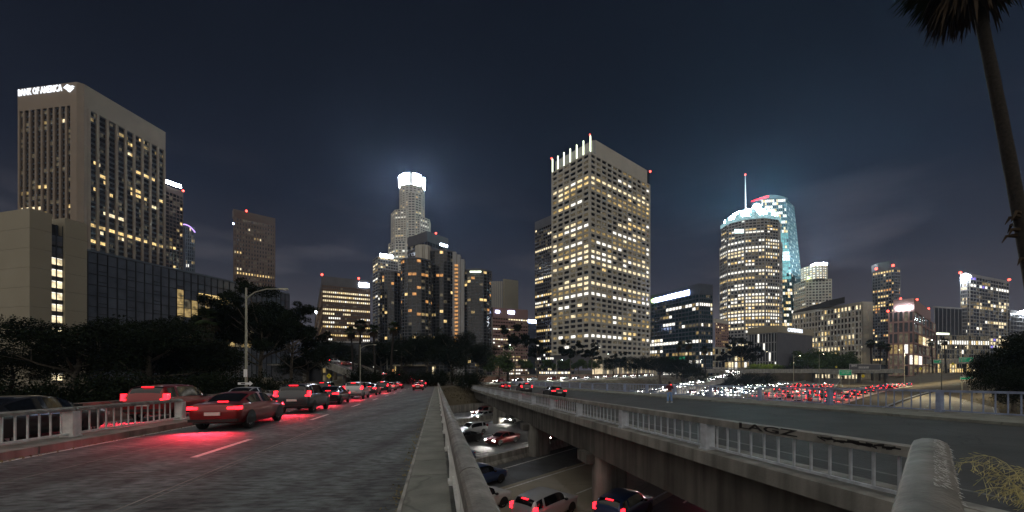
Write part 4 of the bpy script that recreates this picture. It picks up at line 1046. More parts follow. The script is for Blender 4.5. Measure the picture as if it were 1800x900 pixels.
b = tower('dark_apartment_tower', 'dark apartment tower with amber windows and red roof beacons', 1533, 1572, 1583, 470, 520, 70, 8, 4, 34, .9, 1.6, pattern(111, .14, (3, 3, 4, 6), .35, full=(33,)), 'charcoal', 'glass_dark', cap=2)
L, C, Rr, Bk = b.pts; b.solid([L.lerp(C, .25), L.lerp(C, .8), L.lerp(C, .8) + Vector((4, 14)), L.lerp(C, .25) + Vector((4, 14))], b.z1, ztop(457, 520), 'charcoal', 'roof_house')
for f in (.2, .95): b.beacon((*L.lerp(C, f), b.z1 + 3), r=1.6)
b.beacon((*Rr, ztop(524, 520)), r=1.3)
b = tower('pink_grid_block', 'pink framed mid-rise with big window bays and a white roof sign', 1561, 1607, 1645, 545, 330, 52, 5, 6, 6, 1.0, 1.5, pattern(112, .14, (5, 4, 2), .35, part=.4), 'pink_stone', 'glass_dark', singles=True, single_panes=80)
L, C, Rr, Bk = b.pts; b.solid([L + (C - L) * .2, C + (Rr - C) * .0, C + (Rr - C) * .72, Bk], b.z1 + .02, ztop(524, 330), 'pink_stone', 'penthouse', 'roof_dark')
strip_sign(b, on_face(L, C, 1576, b.z1 + 1.5), on_face(L, C, 1604, b.z1 + 1.5), 2.0, outward(L, C), 'sign_glow', 'roof_sign', 1.2)
for f in (.1, .6): b.beacon((*C.lerp(Rr, f), ztop(523, 330)), r=.9)
b.beacon((*L, b.z1 + 1), r=.9)
b = tower('ribbed_low_block', 'low grey block with pale vertical ribs beside the lens-signed tower', 1640, 1643, 1692, 538, 470, 75, 0, 7, 14, .7, 0., pattern(113, .03, (4,), .5, part=.1), 'grey_stone', cap=2)
L, C, Rr, Bk = b.pts; strip_sign(b, on_face(C, Rr, 1646, ztop(589, 470)), on_face(C, Rr, 1668, ztop(589, 470)), 3, outward(C, Rr), 'crown_warm', 'light_strip')
b = tower('lens_tower', 'broad grey glass tower with an oval white sign and red beacons', 1688, 1701, 1774, 480, 480, 68, 4, 15, 27, .4, 1.2, pattern(114, .26, (4, 5, 4, 9, 2), .6, full=(7, 8), part=.15), 'grey_stone', 'glass_dark', cap=3)
L, C, Rr, Bk = b.pts; mb = MB(); p = on_face(L, C, 1694.5, ztop(487, 480)) - b.o; mb.sphere((p.x, p.y - 2, p.z), 4.2, seg=14, rings=7, sz=.5); mb.build('oval_sign', 'crown_white', b.root)
b.beacon((*L, b.z1 + 2), r=1.5); b.beacon((*Rr, b.z1 + 2), r=1.5)
for i in range(5):
    c = C.lerp(Rr, i / 4.4 + .04); b.solid([c, c + Vector((.8, 0)), c + Vector((.8, .9)), c + Vector((0, .9))], b.o.z, b.z1 - 6 - i % 3 * 18, 'white_stone', 'wavy_rib')
b = tower('edge_block', 'hazy low block with an oval sign behind the right-hand tree', 1773, 1776, 1860, 545, 520, 70, 0, 16, 14, .5, 1.4, pattern(115, .15, (4, 2), .5, part=.2), 'grey_stone', cap=3)
L, C, Rr, Bk = b.pts; b.beacon(on_face(C, Rr, 1796, ztop(548, 525)) + Vector((0, -2, 0)), 'crown_white', r=2.5, name='round_sign')
# low parking deck full of lights behind the overpass
b = tower('parking_deck', 'low parking deck with many small lights beyond the upper overpass', 1640, 1648, 1740, 588, 440, 78, 0, 22, 8, .5, 1.0, pattern(116, .55, (2, 4, 5, 3), .25, part=.5), 'concrete_pale', cap=.5)
b = tower('low_shop_row', 'low lit frontage under the trees at the end of the bridge road', 690, 692, 765, 641, 168, 82, 0, 11, 1, .5, .6, lambda f, i, j, nb, nf: (3, 2, 4, 0)[i % 4], 'beige_stone', cap=.6, base=-1.6)
b = tower('garage_block', 'low dark garage with a few lamps behind the left-hand trees', 470, 480, 575, 640, 150, 80, 0, 9, 2, .4, .8, pattern(118, .25, (2, 3, 4), .3, part=.2), 'concrete_dark', cap=.6)
b = tower('far_podium', 'low pale podium with white lamps below the wide office block', 552, 556, 660, 600, 260, 80, 0, 14, 4, .5, 1.0, pattern(119, .45, (5, 4, 2), .4, part=.3), 'grey_stone', cap=1.)
b = tower('left_podium', 'pale low podium below the spire tower and old block', 1230, 1240, 1330, 610, 380, 78, 0, 16, 4, .6, 1.2, pattern(120, .6, (5, 4, 2), .4, part=.4), 'white_stone', cap=1.)

# ================================================================== VEHICLES
CARCOL = {'dark grey': (.05, .052, .058), 'silver': (.42, .43, .45), 'black': (.012, .012, .014), 'white': (.62, .62, .60), 'dark red': (.20, .012, .012), 'blue': (.03, .055, .14)}
for k_, c_ in CARCOL.items():
    m_ = mat('car_' + k_.replace(' ', '_'), c_, .3, .35, var=.06, scale=2, spec=.5); m_.node_tree.nodes['Principled BSDF'].inputs['Coat Weight'].default_value = .7
glass('car_glass', (.008, .009, .011), .06)
mat('plate', (.55, .56, .52), .5, var=.05); mat('tail_lens', (.18, .004, .006), .25, var=.1); mat('head_lens', (.5, .5, .5), .15, var=.1)
SED = [(-2.36, .60, .52, .78, .80), (-2.33, .74, .40, .90, .95), (-2.22, .83, .31, .97, 1.03), (-1.95, .88, .26, .985, 1.06), (-1.62, .90, .24, .985, 1.09), (-1.25, .91, .21, .98, 1.27), (-.9, .915, .20, .975, 1.39),
       (-.4, .915, .20, .965, 1.455), (.1, .915, .20, .955, 1.45), (.5, .915, .20, .95, 1.36), (.85, .912, .20, .94, 1.18), (1.18, .908, .20, .925, 1.01), (1.6, .90, .22, .89, .955), (1.98, .87, .24, .82, .88), (2.2, .80, .28, .74, .78), (2.32, .68, .34, .64, .67), (2.36, .55, .42, .58, .60)]
SUV = [(-2.36, .66, .55, .95, 1.0), (-2.34, .80, .42, 1.02, 1.12), (-2.26, .88, .36, 1.06, 1.34), (-2.08, .91, .32, 1.07, 1.58), (-1.8, .925, .29, 1.07, 1.67), (-1.3, .93, .27, 1.065, 1.715), (-.7, .93, .26, 1.06, 1.73),
       (-.1, .93, .26, 1.05, 1.72), (.35, .93, .26, 1.045, 1.64), (.7, .928, .26, 1.04, 1.42), (1.02, .925, .26, 1.03, 1.15), (1.4, .92, .28, 1.0, 1.08), (1.9, .89, .30, .94, 1.00), (2.18, .82, .34, .85, .89), (2.31, .70, .40, .74, .77), (2.36, .58, .46, .66, .68)]
def loft_car(tab, suv):
    T = np.array(tab); ys = np.concatenate([np.linspace(T[i, 0], T[i+1, 0], 4)[:-1] for i in range(len(T) - 1)] + [[T[-1, 0]]])
    def it(c):
        x = T[:, 0]; y = T[:, c]; m = np.gradient(y, x); outv = []
        for q in ys:
            i = min(max(np.searchsorted(x, q) - 1, 0), len(x) - 2); h = x[i+1] - x[i]; t = (q - x[i]) / h
            s_ = (y[i+1] - y[i]) / h; m0 = np.clip(m[i], -3 * abs(s_), 3 * abs(s_)) if abs(s_) < 20 else s_; m1 = np.clip(m[i+1], -3 * abs(s_), 3 * abs(s_)) if abs(s_) < 20 else s_
            outv.append((2*t**3 - 3*t*t + 1) * y[i] + (t**3 - 2*t*t + t) * h * m0 + (-2*t**3 + 3*t*t) * y[i+1] + (t**3 - t*t) * h * m1)
        return np.array(outv)
    w_, zb, zs, zt = it(1), it(2), it(3), it(4)
    rows = []
    for y, a, b, s_, t in zip(ys, w_, zb, zs, zt):
        cab = min(1, max(0, (t - s_ - .10) / .22)); top_w = a * (.70 + .0 * cab) if not suv else a * .76
        half = [(0, b), (a * .80, b), (a * .95, b + .07), (a, b + (s_ - b) * .40), (a * 1.0, b + (s_ - b) * .72), (a * .975, s_),
                (a * (.93), s_ + (t - s_) * .10), (a * .93 + (top_w - a * .93) * .86, s_ + (t - s_) * .84), (top_w * .90, t - .02 * (1 + cab)), (top_w * .5, t - .006), (0, t)]
        rows.append([(x, y, z) for x, z in half])
    body, win = MB(), MB(); n = len(rows); m = len(rows[0])
    rw = (-2.24, -2.02) if suv else (-1.60, -.92); ws = (.40, 1.00) if suv else (.46, 1.15)
    for i in range(n - 1):
        ym = (ys[i] + ys[i+1]) / 2; cabh = ((zt[i] - zs[i]) + (zt[i+1] - zs[i+1])) / 2
        for j in range(m - 1):
            p = [rows[i][j], rows[i][j+1], rows[i+1][j+1], rows[i+1][j]]
            isg = False
            if j == 6 and cabh > .20:
                isg = not (abs(ym + .28) < .06 or (suv and abs(ym + 1.35) < .06)) and (ws[0] - .9 < 99)
                if (ym < (-1.95 if suv else -1.45)) or ym > (.72 if suv else .86): isg = False
            if j >= 8 and (rw[0] < ym < rw[1] or ws[0] < ym < ws[1]): isg = True
            if j == 7 and (ws[0] < ym < ws[1] or rw[0] < ym < rw[1]): isg = False
            if suv and ym < -2.0 and ym > -2.3 and j == 7: isg = False
            tgt = win if isg else body
            tgt.quad(*p[::-1]); tgt.quad(*[(-x, y, z) for x, y, z in p])
    for i in (0, n - 1):
        r = rows[i]; pts = r + [(-x, y, z) for x, y, z in r[::-1]]
        k = len(body.v); body.v += pts; body.f.append(tuple(range(k, k + len(pts)))[::(1 if i == 0 else -1)]); body.m.append(0)
    return body, win
def weld(me):
    bm_ = bmesh.new(); bm_.from_mesh(me); bmesh.ops.remove_doubles(bm_, verts=bm_.verts, dist=.0008); bmesh.ops.recalc_face_normals(bm_, faces=bm_.faces); bm_.to_mesh(me); bm_.free(); return me
CARMESH = {}
for kind_, tab in (('saloon', SED), ('suv', SUV)):
    b_, w2 = loft_car(tab, kind_ == 'suv')
    CARMESH[kind_] = (weld(b_.mesh('car_body', 'car_black', True)), weld(w2.mesh('car_windows', 'car_glass', True)))
def wheel_mesh():
    t_, r_ = MB(), MB(); n = 20
    prof = [(-.10, .20), (-.11, .30), (-.07, .335), (.07, .335), (.11, .30), (.10, .20)]
    for k in range(n):
        a0, a1 = 2*math.pi*k/n, 2*math.pi*(k+1)/n
        for (x0, r0), (x1, r1) in zip(prof, prof[1:]):
            t_.quad((x0, r0*math.cos(a0), r0*math.sin(a0)), (x1, r1*math.cos(a0), r1*math.sin(a0)), (x1, r1*math.cos(a1), r1*math.sin(a1)), (x0, r0*math.cos(a1), r0*math.sin(a1)))
        for sx in (-.085, .085):
            if k % 4 != 3: r_.quad((sx, .04*math.cos(a0), .04*math.sin(a0)), (sx, .205*math.cos(a0), .205*math.sin(a0)), (sx, .205*math.cos(a1), .205*math.sin(a1)), (sx, .04*math.cos(a1), .04*math.sin(a1)))
    r_.box(-.06, .06, -.12, .12, -.12, .12)
    return t_.mesh('tyre', 'rubber', True), r_.mesh('rim', 'alloy')
TYRE, RIM = wheel_mesh()
def boxm(name, dims, m):
    mb = MB(); mb.box(*dims); return mb.mesh(name, m)
LAMPM = {}
for suv in (0, 1):
    z = .14 if suv else 0
    for sd in (-1, 1):
        mb = MB()
        a, c = (.42, .90) if not suv else (.60, .925)
        xo = lambda v: sd * v
        if suv:
            for (x0, x1, y0, y1, z0, z1) in ((.70, .90, -2.385, -2.1, .99, 1.07), (.80, .92, -2.35, -2.05, 1.06, 1.30)): mb.box(min(xo(x0), xo(x1)), max(xo(x0), xo(x1)), y0, y1, z0, z1)
        else:
            for (x0, x1, y0, y1, z0, z1) in ((.50, .72, -2.405, -2.2, .83, .915), (.66, .87, -2.33, -2.04, .81, .935)): mb.box(min(xo(x0), xo(x1)), max(xo(x0), xo(x1)), y0, y1, z0, z1)
        for lev in ('tail_red', 'tail_lens', 'tail_far'): LAMPM[(suv, sd, lev)] = mb.mesh('tail_lamp', lev)
        mb = MB(); zz = .60 if not suv else .74
        x0, x1 = sorted((xo(.46), xo(.80))); mb.box(x0, x1, 1.98, 2.30, zz, zz + .13)
        for lev in ('head_white', 'head_lens', 'head_far'): LAMPM[(suv, sd, lev)] = mb.mesh('headlamp', lev)
MISC = {}
for suv in (0, 1):
    zz = .0 if not suv else .12
    MISC[suv] = dict(plate=boxm('number_plate', (-.26, .26, -2.40, -2.30, .60 + zz, .72 + zz), 'plate'),
        bumper=boxm('bumper', (-.80, .80, -2.385, -2.1, .36 + zz * .8, .46 + zz), 'black'),
        grille=boxm('grille', (-.42, .42, 2.2, 2.375, .46 + zz, .60 + zz), 'black'),
        brake=boxm('high_brake_lamp', (-.18, .18, -1.66, -1.58, 1.075, 1.10) if not suv else (-.22, .22, -2.14, -2.0, 1.60, 1.625), 'tail_red'),
        mirror=boxm('mirror', (.90, 1.06, .62, .76, .98 + zz * .6, 1.10 + zz * .6), 'black'))
BODYC = {}
def body_mesh(kind_, colour):
    if (kind_, colour) not in BODYC:
        me = CARMESH[kind_][0].copy(); me.materials.clear(); me.materials.append(MATS['car_' + colour.replace(' ', '_')]); BODYC[(kind_, colour)] = me
    return BODYC[(kind_, colour)]
def car(kind_, colour, loc, rz, label, group, tail=True, near=True, light=0., slope=0.):
    suv = 1 if kind_ == 'suv' else 0
    r = thing('car', label, 'car', loc, rz, group); r.rotation_euler = (slope, 0, rz)
    obj('body', body_mesh(kind_, colour), r); obj('windows', CARMESH[kind_][1], r)
    lev_t = ('tail_red' if near else 'tail_far') if tail else 'tail_lens'; lev_h = ('head_white' if near else 'head_far') if not tail else 'head_lens'
    for sd in (-1, 1):
        t_ = obj('tail_lamp', LAMPM[(suv, sd, lev_t)], r); obj('headlamp', LAMPM[(suv, sd, lev_h)], r)
        if light and sd == 1:
            l = bpy.data.lights.new('lamp_light', 'AREA'); l.shape = 'RECTANGLE'; l.size = 1.5; l.size_y = .15; l.energy = light; l.spread = R(100)
            l.color = (1., .03, .06) if tail else (1., .93, .82); lo = bpy.data.objects.new('lamp_light', l); COL.objects.link(lo); lo.parent = r
            if tail: lo.location = (0, -2.46, .86 + .2 * suv); lo.rotation_euler = (R(-42), 0, 0)
            else: lo.location = (0, 2.46, .66 + .1 * suv); lo.rotation_euler = (R(70), 0, 0)
    for y in (-1.42, 1.40):
        for x in (-.80, .80):
            wh = obj('wheel', TYRE, r, loc=(x, y, .33)); wh.name = 'wheel'
            if near: obj('rim', RIM, wh)
    if near:
        for nm, me in MISC[suv].items():
            if nm == 'brake' and not tail: continue
            o = obj({'plate': 'number_plate', 'brake': 'high_brake_lamp'}.get(nm, nm), me, r)
            if nm == 'mirror': o2 = obj('mirror', me, r); o2.scale = (-1, 1, 1)
        for y in (-1.42, 1.40):
            for sd in (-1, 1):
                if ('arch', sd) not in MISC:
                    mb = MB(); n = 14; pts = [(.42*math.cos(a), .42*math.sin(a)) for a in np.linspace(-.25, math.pi + .25, n)]
                    mb.v = [(sd * .922, p, q) for p, q in pts]; mb.f = [tuple(range(n))]; mb.m = [0]; MISC[('arch', sd)] = mb.mesh('wheel_arch', 'black')
                obj('wheel_arch', MISC[('arch', sd)], r, loc=(0.012 * sd if suv else 0, y, .33))
    return r
del_keys = None
slp = math.atan(SLOPE)
# queue on our bridge, brake lights on, in the lane beside the island and the lane behind the railing
Q1 = [(-8.2, 18.6, 'saloon', 'dark red'), (-8.0, 26.0, 'suv', 'dark grey'), (-8.3, 33.8, 'saloon', 'black'), (-8.1, 42.5, 'suv', 'silver'), (-8.2, 52., 'saloon', 'dark grey'), (-8.0, 62., 'suv', 'black'), (-8.2, 73., 'saloon', 'white'), (-8.1, 86., 'saloon', 'dark red')]
where = ['alongside the end post of the island railing', 'following just past the island railing', 'third in the queue beside the grey parapet', 'near the second street lamp', 'mid-bridge in the brake-light queue', 'further along the brake-light queue', 'towards the far end of the bridge', 'at the far end of the bridge queue']
for i, (d, t, k_, c_) in enumerate(Q1):
    p = RP(d, t, .0); car(k_, c_, p, ROADRZ, f"{c_} {'SUV' if k_ == 'suv' else 'saloon car'} braking {where[i]}", 'cars queuing on the bridge road', True, True, (170., 130., 120.)[min(i, 2)] if i < 6 else 80., slp)
Q2 = [(-13.4, 15.6, 'saloon', 'black', 'behind the island railing'), (-13.5, 23.4, 'suv', 'dark red', 'close by the left parapet past the railing'), (-13.4, 31.2, 'saloon', 'silver', 'under the nearest street lamp'), (-13.4, 40.4, 'saloon', 'dark grey', 'hugging the left parapet beyond the lamp'), (-13.3, 51, 'suv', 'black', 'in the left lane mid-bridge'), (-13.3, 64, 'saloon', 'blue', 'in the left lane past the diamond sign'), (-13.3, 80, 'saloon', 'white', 'in the left lane by the far street lamp')]
for d, t, k_, c_, wh_ in Q2:
    car(k_, c_, RP(d, t, 0), ROADRZ, f"{c_} {'SUV' if k_ == 'suv' else 'saloon car'} braking {wh_}", 'cars queuing on the bridge road', True, True, (170. if t < 20 else 130.) if t < 60 else 80., slp)
car('saloon', 'dark red', RP(-3.3, 72, 0), ROADRZ, 'dark red saloon alone in the right-hand lane near the trees', 'cars queuing on the bridge road', True, True, 30., slp)
car('suv', 'black', RP(-3.3, 90, 0), ROADRZ, 'black SUV at the end of the right-hand lane under the trees', 'cars queuing on the bridge road', True, True, 30., slp)
# right viaduct
for d, t, k_, c_, lb in ((14.2, 46, 'saloon', 'black', 'black saloon on the viaduct beyond the standing person'), (14.0, 62, 'suv', 'dark grey', 'dark grey SUV ahead of the black saloon on the viaduct'), (14.2, 82, 'saloon', 'dark red', 'dark red saloon near the tree end of the viaduct')):
    p = RP(d, t, vz(d) - .12); car(k_, c_, p, ROADRZ, lb, 'cars on the viaduct', True, True, 40., slp)
# freeway traffic
rng = random.Random(21); cols = list(CARCOL); nfar = 0
LANE = {-6.8: 'outer lane', -10.2: 'second lane from the outside', -13.9: 'middle lane', -17.6: 'second lane from the median', -21.5: 'lane by the median', -28.2: 'lane by the median', -31.6: 'second lane from the median', -35.3: 'middle lane', -39.: 'second lane from the far barrier', -43.: 'lane by the far barrier', -50.2: 'inner lane', -54.: 'outer lane'}
def sec(s): return 'below the viaduct' if s < 62 else ('between viaduct and overpass' if s < 230 else 'under the overpass')
def stream(s0, s1, gs_, away, gap, label, group, zz=FZ):
    for g in gs_:
        s = s0 + rng.uniform(0, gap)
        while s < s1:
            p = FPn(s, g + rng.uniform(-.25, .25), zz); sc = 900 + FPX * p.x / p.y if p.y > 3 else 9999
            vis = p.y > 4 and 780 < sc < 1900
            near = p.length < 90
            if vis:
                k_ = rng.choice(('saloon', 'saloon', 'suv')); c_ = rng.choice(cols)
                car(k_, c_, p, FRZ if away else FRZ + math.pi, f"{c_} {'SUV' if k_ == 'suv' else 'saloon'} {label}, {LANE.get(g, '')}, {sec(s)}", group, away, near, (26. if near else 90.) if away else (90. if near else 420.))
            s += gap * rng.uniform(.75, 1.5) * (1 if s < 120 else .8)
RL = 'tail-lit on freeway'; WL = 'headlit on freeway'
stream(2, 290, (-6.8, -10.2, -13.9, -17.6, -21.5), True, 25., RL, 'freeway cars heading away')
stream(10, 290, (-28.2, -31.6, -35.3, -39.0, -43.0), False, 21., WL, 'freeway cars coming towards us')
stream(20, 300, (-50.2, -54.0), False, 17., 'headlit on collector road', 'collector lane cars')
def along(L_pts, off, zf, ds, away, label, group, s0=0., s1=1e9, near=False, light=0.):
    acc = 0.; nxt = s0; TOT = sum((Vector(b[:2]) - Vector(a[:2])).length for a, b in zip(L_pts, L_pts[1:]))
    for k in range(len(L_pts) - 1):
        a = Vector(L_pts[k][:2]); b = Vector(L_pts[k+1][:2]); ln = (b - a).length; t_ = (b - a).normalized(); n_ = Vector((t_.y, -t_.x))
        while nxt < acc + ln and nxt < s1:
            f = (nxt - acc) / ln; p = a.lerp(b, f) + n_ * off; z = zf(k, f); rz = math.atan2(-t_.x, t_.y) + (0 if away else math.pi)
            k_ = rng.choice(('saloon', 'suv')); c_ = rng.choice(cols); fr_ = (nxt - s0) / max(1., min(s1, TOT) - s0)
            car(k_, c_, (p.x, p.y, z), rz, f"{c_} {'SUV' if k_ == 'suv' else 'saloon'} {label}, {'right' if off > 0 else 'left'}-hand lane, {('first quarter', 'second quarter', 'third quarter', 'last quarter')[min(3, int(fr_ * 4))]}", group, away, near, light); nxt += ds * rng.uniform(.8, 1.4)
        acc += ln
along(c1, -2.3, lambda k, f: FZ + .05, 13, True, 'tail-lit on pale connector road', 'connector road cars', 95, 330, light=110.)
along(c1, 2.3, lambda k, f: FZ + .05, 15, True, 'tail-lit on pale connector road', 'connector road cars', 100, 330, light=110.)
along(c2, 4.5, lambda k, f: FZ + .09, 16, True, 'tail-lit at pale ramp end', 'ramp cars', 235, 340)
along(SPA, -1.9, lambda k, f: SPA[k][2] + (SPA[k+1][2] - SPA[k][2]) * f, 11, False, 'headlit on curved ramp', 'curved ramp cars', 5, 230, light=420.)
along(SPA, 1.9, lambda k, f: SPA[k][2] + (SPA[k+1][2] - SPA[k][2]) * f, 13, False, 'headlit on curved ramp', 'curved ramp cars', 12, 230, light=420.)
along(st1, -2.5, lambda k, f: -2.44, 11, False, 'headlit on street below white tower', 'city street cars', 6, 190, light=420.)
along(sp2, -1.5, lambda k, f: sp2[k][2] + (sp2[k+1][2] - sp2[k][2]) * f, 9, True, 'tail-lit on raised ramp behind palms', 'left ramp cars', 2, 60, light=110.)
along(st2, 3, lambda k, f: [-2.49, -2.46, -2.2, -1.6, -.6, .4][k] * (1 - f) + [-2.49, -2.46, -2.2, -1.6, -.6, .4][k+1] * f, 13, True, 'tail-lit on bend beyond bridge', 'cars beyond the bridge', 8, 110, light=80.)

# ================================================================== TREES AND PLANTS
def leaf_mesh(name, centers, radii, n, size, m, seed, flat=.8, hollow=.35):
    """n small leaf quads scattered through clumps (denser towards each clump's skin)"""
    r = np.random.RandomState(seed); C_ = np.array(centers, float); Ra = np.array(radii, float)
    pr = Ra ** 2.2; pr /= pr.sum(); idx = r.choice(len(C_), n, p=pr)
    v = r.normal(size=(n, 3)); v /= np.linalg.norm(v, axis=1)[:, None]
    rad = (hollow + (1 - hollow) * r.rand(n) ** .55) * Ra[idx] * r.uniform(.8, 1.12, n); v[:, 2] *= flat
    p = C_[idx] + v * rad[:, None]
    a = r.normal(size=(n, 3)); a /= np.linalg.norm(a, axis=1)[:, None]
    b = np.cross(a, r.normal(size=(n, 3))); b /= np.linalg.norm(b, axis=1)[:, None]
    s_ = size * r.uniform(.55, 1.3, n)[:, None]
    V = np.stack([p - a * s_ * .5 - b * s_ * .1, p + b * s_ * .27, p + a * s_ * .62, p - b * s_ * .27], 1).reshape(-1, 3)
    me = bpy.data.meshes.new(name); me.vertices.add(n * 4); me.vertices.foreach_set('co', V.ravel()); me.loops.add(n * 4); me.loops.foreach_set('vertex_index', np.arange(n * 4))
    me.polygons.add(n); me.polygons.foreach_set('loop_start', np.arange(n) * 4); me.polygons.foreach_set('loop_total', np.full(n, 4)); me.materials.append(MATS[m]); me.update(); me.validate()
    return me
def limbs(seed, h, r0, spread, nl, fork=.35, lean=(0, 0)):
    rr = random.Random(seed); mb = MB(); tips = []
    top = Vector((lean[0], lean[1], h * .72)); mid = Vector((lean[0] * .3 + rr.uniform(-.2, .2), lean[1] * .3 + rr.uniform(-.2, .2), h * fork))
    mb.tube([(0, 0, -.5), (0, 0, .3), mid, mid.lerp(top, .5) + Vector((rr.uniform(-.3, .3), rr.uniform(-.3, .3), 0)), top], [r0 * 1.35, r0, r0 * .8, r0 * .5, r0 * .2], 8); tips.append(top)
    for k in range(nl):
        f = rr.uniform(.0, .8); b = mid.lerp(top, f); a = 2 * math.pi * (k + rr.random() * .6) / nl; ln = spread * rr.uniform(.6, 1.05) * (1 - f * .35)
        e = b + Vector((math.cos(a) * ln, math.sin(a) * ln, h * rr.uniform(.10, .32))); m_ = b.lerp(e, .5) + Vector((0, 0, -ln * .08))
        mb.tube([b, m_, e], [r0 * .42, r0 * .26, r0 * .08], 6); tips.append(e)
        for q in range(2):
            e2 = m_.lerp(e, .4) + Vector((rr.uniform(-1, 1), rr.uniform(-1, 1), rr.uniform(.3, 1.))) * ln * .4
            mb.tube([m_.lerp(e, .2), e2], [r0 * .16, r0 * .05], 5); tips.append(e2)
    return mb, tips
def broad_tree(seed, h, spread, n, size, leaf, r0=.28, nl=9, blob=.30, fork=.3, extra=10, flat=.8):
    rr = random.Random(seed + 1); mb, tips = limbs(seed, h, r0, spread, nl, fork)
    cs, rs = [], []
    for t_ in tips: cs.append(tuple(t_)); rs.append(spread * blob * rr.uniform(.6, 1.2))
    for k in range(extra):
        t_ = rr.choice(tips); cs.append(tuple(t_ + Vector((rr.uniform(-1, 1), rr.uniform(-1, 1), rr.uniform(-.35, .8))) * spread * .33)); rs.append(spread * blob * rr.uniform(.35, .8))
    return mb.mesh('trunk', 'bark', True), leaf_mesh('crown', cs, rs, n, size, leaf, seed + 2, flat)
def tree_thing(name, label, meshes, loc, rz=0., sc=1., group=None, cat='tree'):
    r = thing(name, label, cat, loc, rz, group); r.scale = sc if hasattr(sc, '__len__') else (sc,) * 3
    obj('trunk', meshes[0], r); obj('crown', meshes[1], r); return r
T_broad = broad_tree(101, 10., 5.2, 26000, .21, 'leaf_dark', .35, 10, .36, .25, 16)
T_broad2 = broad_tree(131, 10., 5.0, 24000, .21, 'leaf_dark', .33, 9, .36, .22, 14)
T_gum = broad_tree(151, 18., 6.4, 34000, .27, 'leaf_dark', .30, 17, .21, .22, 60, .7)
T_gum2 = broad_tree(171, 18., 5.6, 26000, .27, 'leaf_dark', .28, 15, .21, .22, 44, .7)
T_round = broad_tree(191, 6., 2.3, 3500, .30, 'leaf_mid', .14, 7, .48, .34, 6)
T_airy = broad_tree(211, 12., 3.0, 5200, .36, 'leaf_dark', .16, 9, .26, .4, 10)
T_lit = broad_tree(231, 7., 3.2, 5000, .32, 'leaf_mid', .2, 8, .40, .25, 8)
T_bush_c, T_bush_r = [], []
rr = random.Random(77)
for k in range(22): T_bush_c.append((rr.uniform(-3, 3), rr.uniform(-1.6, 1.6), rr.uniform(.4, 1.7))); T_bush_r.append(rr.uniform(.7, 1.3))
_mb = MB()
for k in range(9): _mb.tube([(rr.uniform(-2, 2), rr.uniform(-1, 1), -.3), (rr.uniform(-2.6, 2.6), rr.uniform(-1.4, 1.4), 1.6)], [.06, .02], 5)
BUSH_STEM = _mb.mesh('stem', 'bark')
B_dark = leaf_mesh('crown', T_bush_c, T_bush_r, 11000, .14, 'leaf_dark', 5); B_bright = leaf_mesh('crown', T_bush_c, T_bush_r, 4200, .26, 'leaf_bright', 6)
def on_ground(px, Y): x = kx(px) * Y; return (x, Y, gz(x, Y) - .05)
ZMAX = {}
def put(mesh, name, label, px, Y, ytop, h0, rz, wide=1., group=None, base=None):
    l = list(on_ground(px, Y)); 
    if base is not None: l[2] = base
    h0 = max(v.co.z for v in mesh[1].vertices) if mesh[1].name not in ZMAX else ZMAX[mesh[1].name]; ZMAX[mesh[1].name] = h0
    h = ztop(ytop, Y) - l[2]; s = h / h0; return tree_thing(name, label, mesh, l, rz, (s * wide, s * wide, s), group)
G_L = 'dark trees left of the bridge'
put(T_broad, 'broadleaf_tree', 'big dark leafy tree covering the foot of the beige block', 130, 52, 553, 9.8, .3, 1.25, G_L)
put(T_broad2, 'broadleaf_tree', 'dark bushy tree spreading below the mirror-glass block', 265, 55, 556, 9.8, 1.7, 1.25, G_L)
put(T_broad2, 'broadleaf_tree', 'low dark tree at the outer foot of the beige block', 18, 55, 612, 9.8, 4.0, 1.3, G_L)
put(T_broad, 'broadleaf_tree', 'low dark tree filling the gap below the mirrored glass and lamp', 345, 62, 590, 9.8, 2.2, 1.3, G_L)
put(T_gum, 'gum_tree', 'tall open-crowned dark tree beside the nearest street lamp', 456, 72, 502, 17.5, .4, 1.1, G_L)
put(T_gum2, 'gum_tree', 'open-limbed dark tree in front of the far end of the glass block', 512, 80, 530, 17.5, 2.0, 1.1, G_L)
put(T_gum, 'gum_tree', 'tall dark tree leaning over the shaggy-trunked palm', 340, 74, 538, 17.5, 2.9, 1.0, G_L)
put(T_gum2, 'gum_tree', 'slim dark tree with bare lower trunk left of the street lamp', 392, 78, 514, 17.5, 5.0, 1.0, G_L)
put(T_broad, 'broadleaf_tree', 'low dark tree under the raised side ramp', 540, 95, 600, 9.8, 1.1, 1.1, G_L)
put(T_broad2, 'broadleaf_tree', 'dark tree behind the raised side ramp below the wide office block', 590, 165, 596, 9.8, .5, 1.1, G_L)
put(T_broad, 'broadleaf_tree', 'dark tree between the palms and the lit frontage', 668, 128, 596, 9.8, .9, 1.0, G_L)
put(T_broad2, 'broadleaf_tree', 'dark tree at the bend beyond the bridge', 705, 150, 592, 9.8, 2.6, 1.1, G_L)
put(T_broad, 'broadleaf_tree', 'large dense dark tree between the road end and the viaduct end', 795, 112, 574, 9.8, 3.1, .92, 'dark trees at the road end')
put(T_broad2, 'broadleaf_tree', 'dense dark tree just left of the big one at the road end', 752, 124, 582, 9.8, 1.4, .9, 'dark trees at the road end')
put(T_broad2, 'broadleaf_tree', 'dark tree right of the big one at the viaduct end', 838, 120, 598, 9.8, 4.4, .8, 'dark trees at the road end')
put(T_airy, 'slender_tree', 'tall slender tree in front of the signed office', 905, 150, 566, 12.2, .2, 1.0, 'slender trees on the plaza edge')
put(T_airy, 'slender_tree', 'slender tree in front of the dark bronze tower', 945, 160, 592, 12.2, 1.4, 1.0, 'slender trees on the plaza edge')
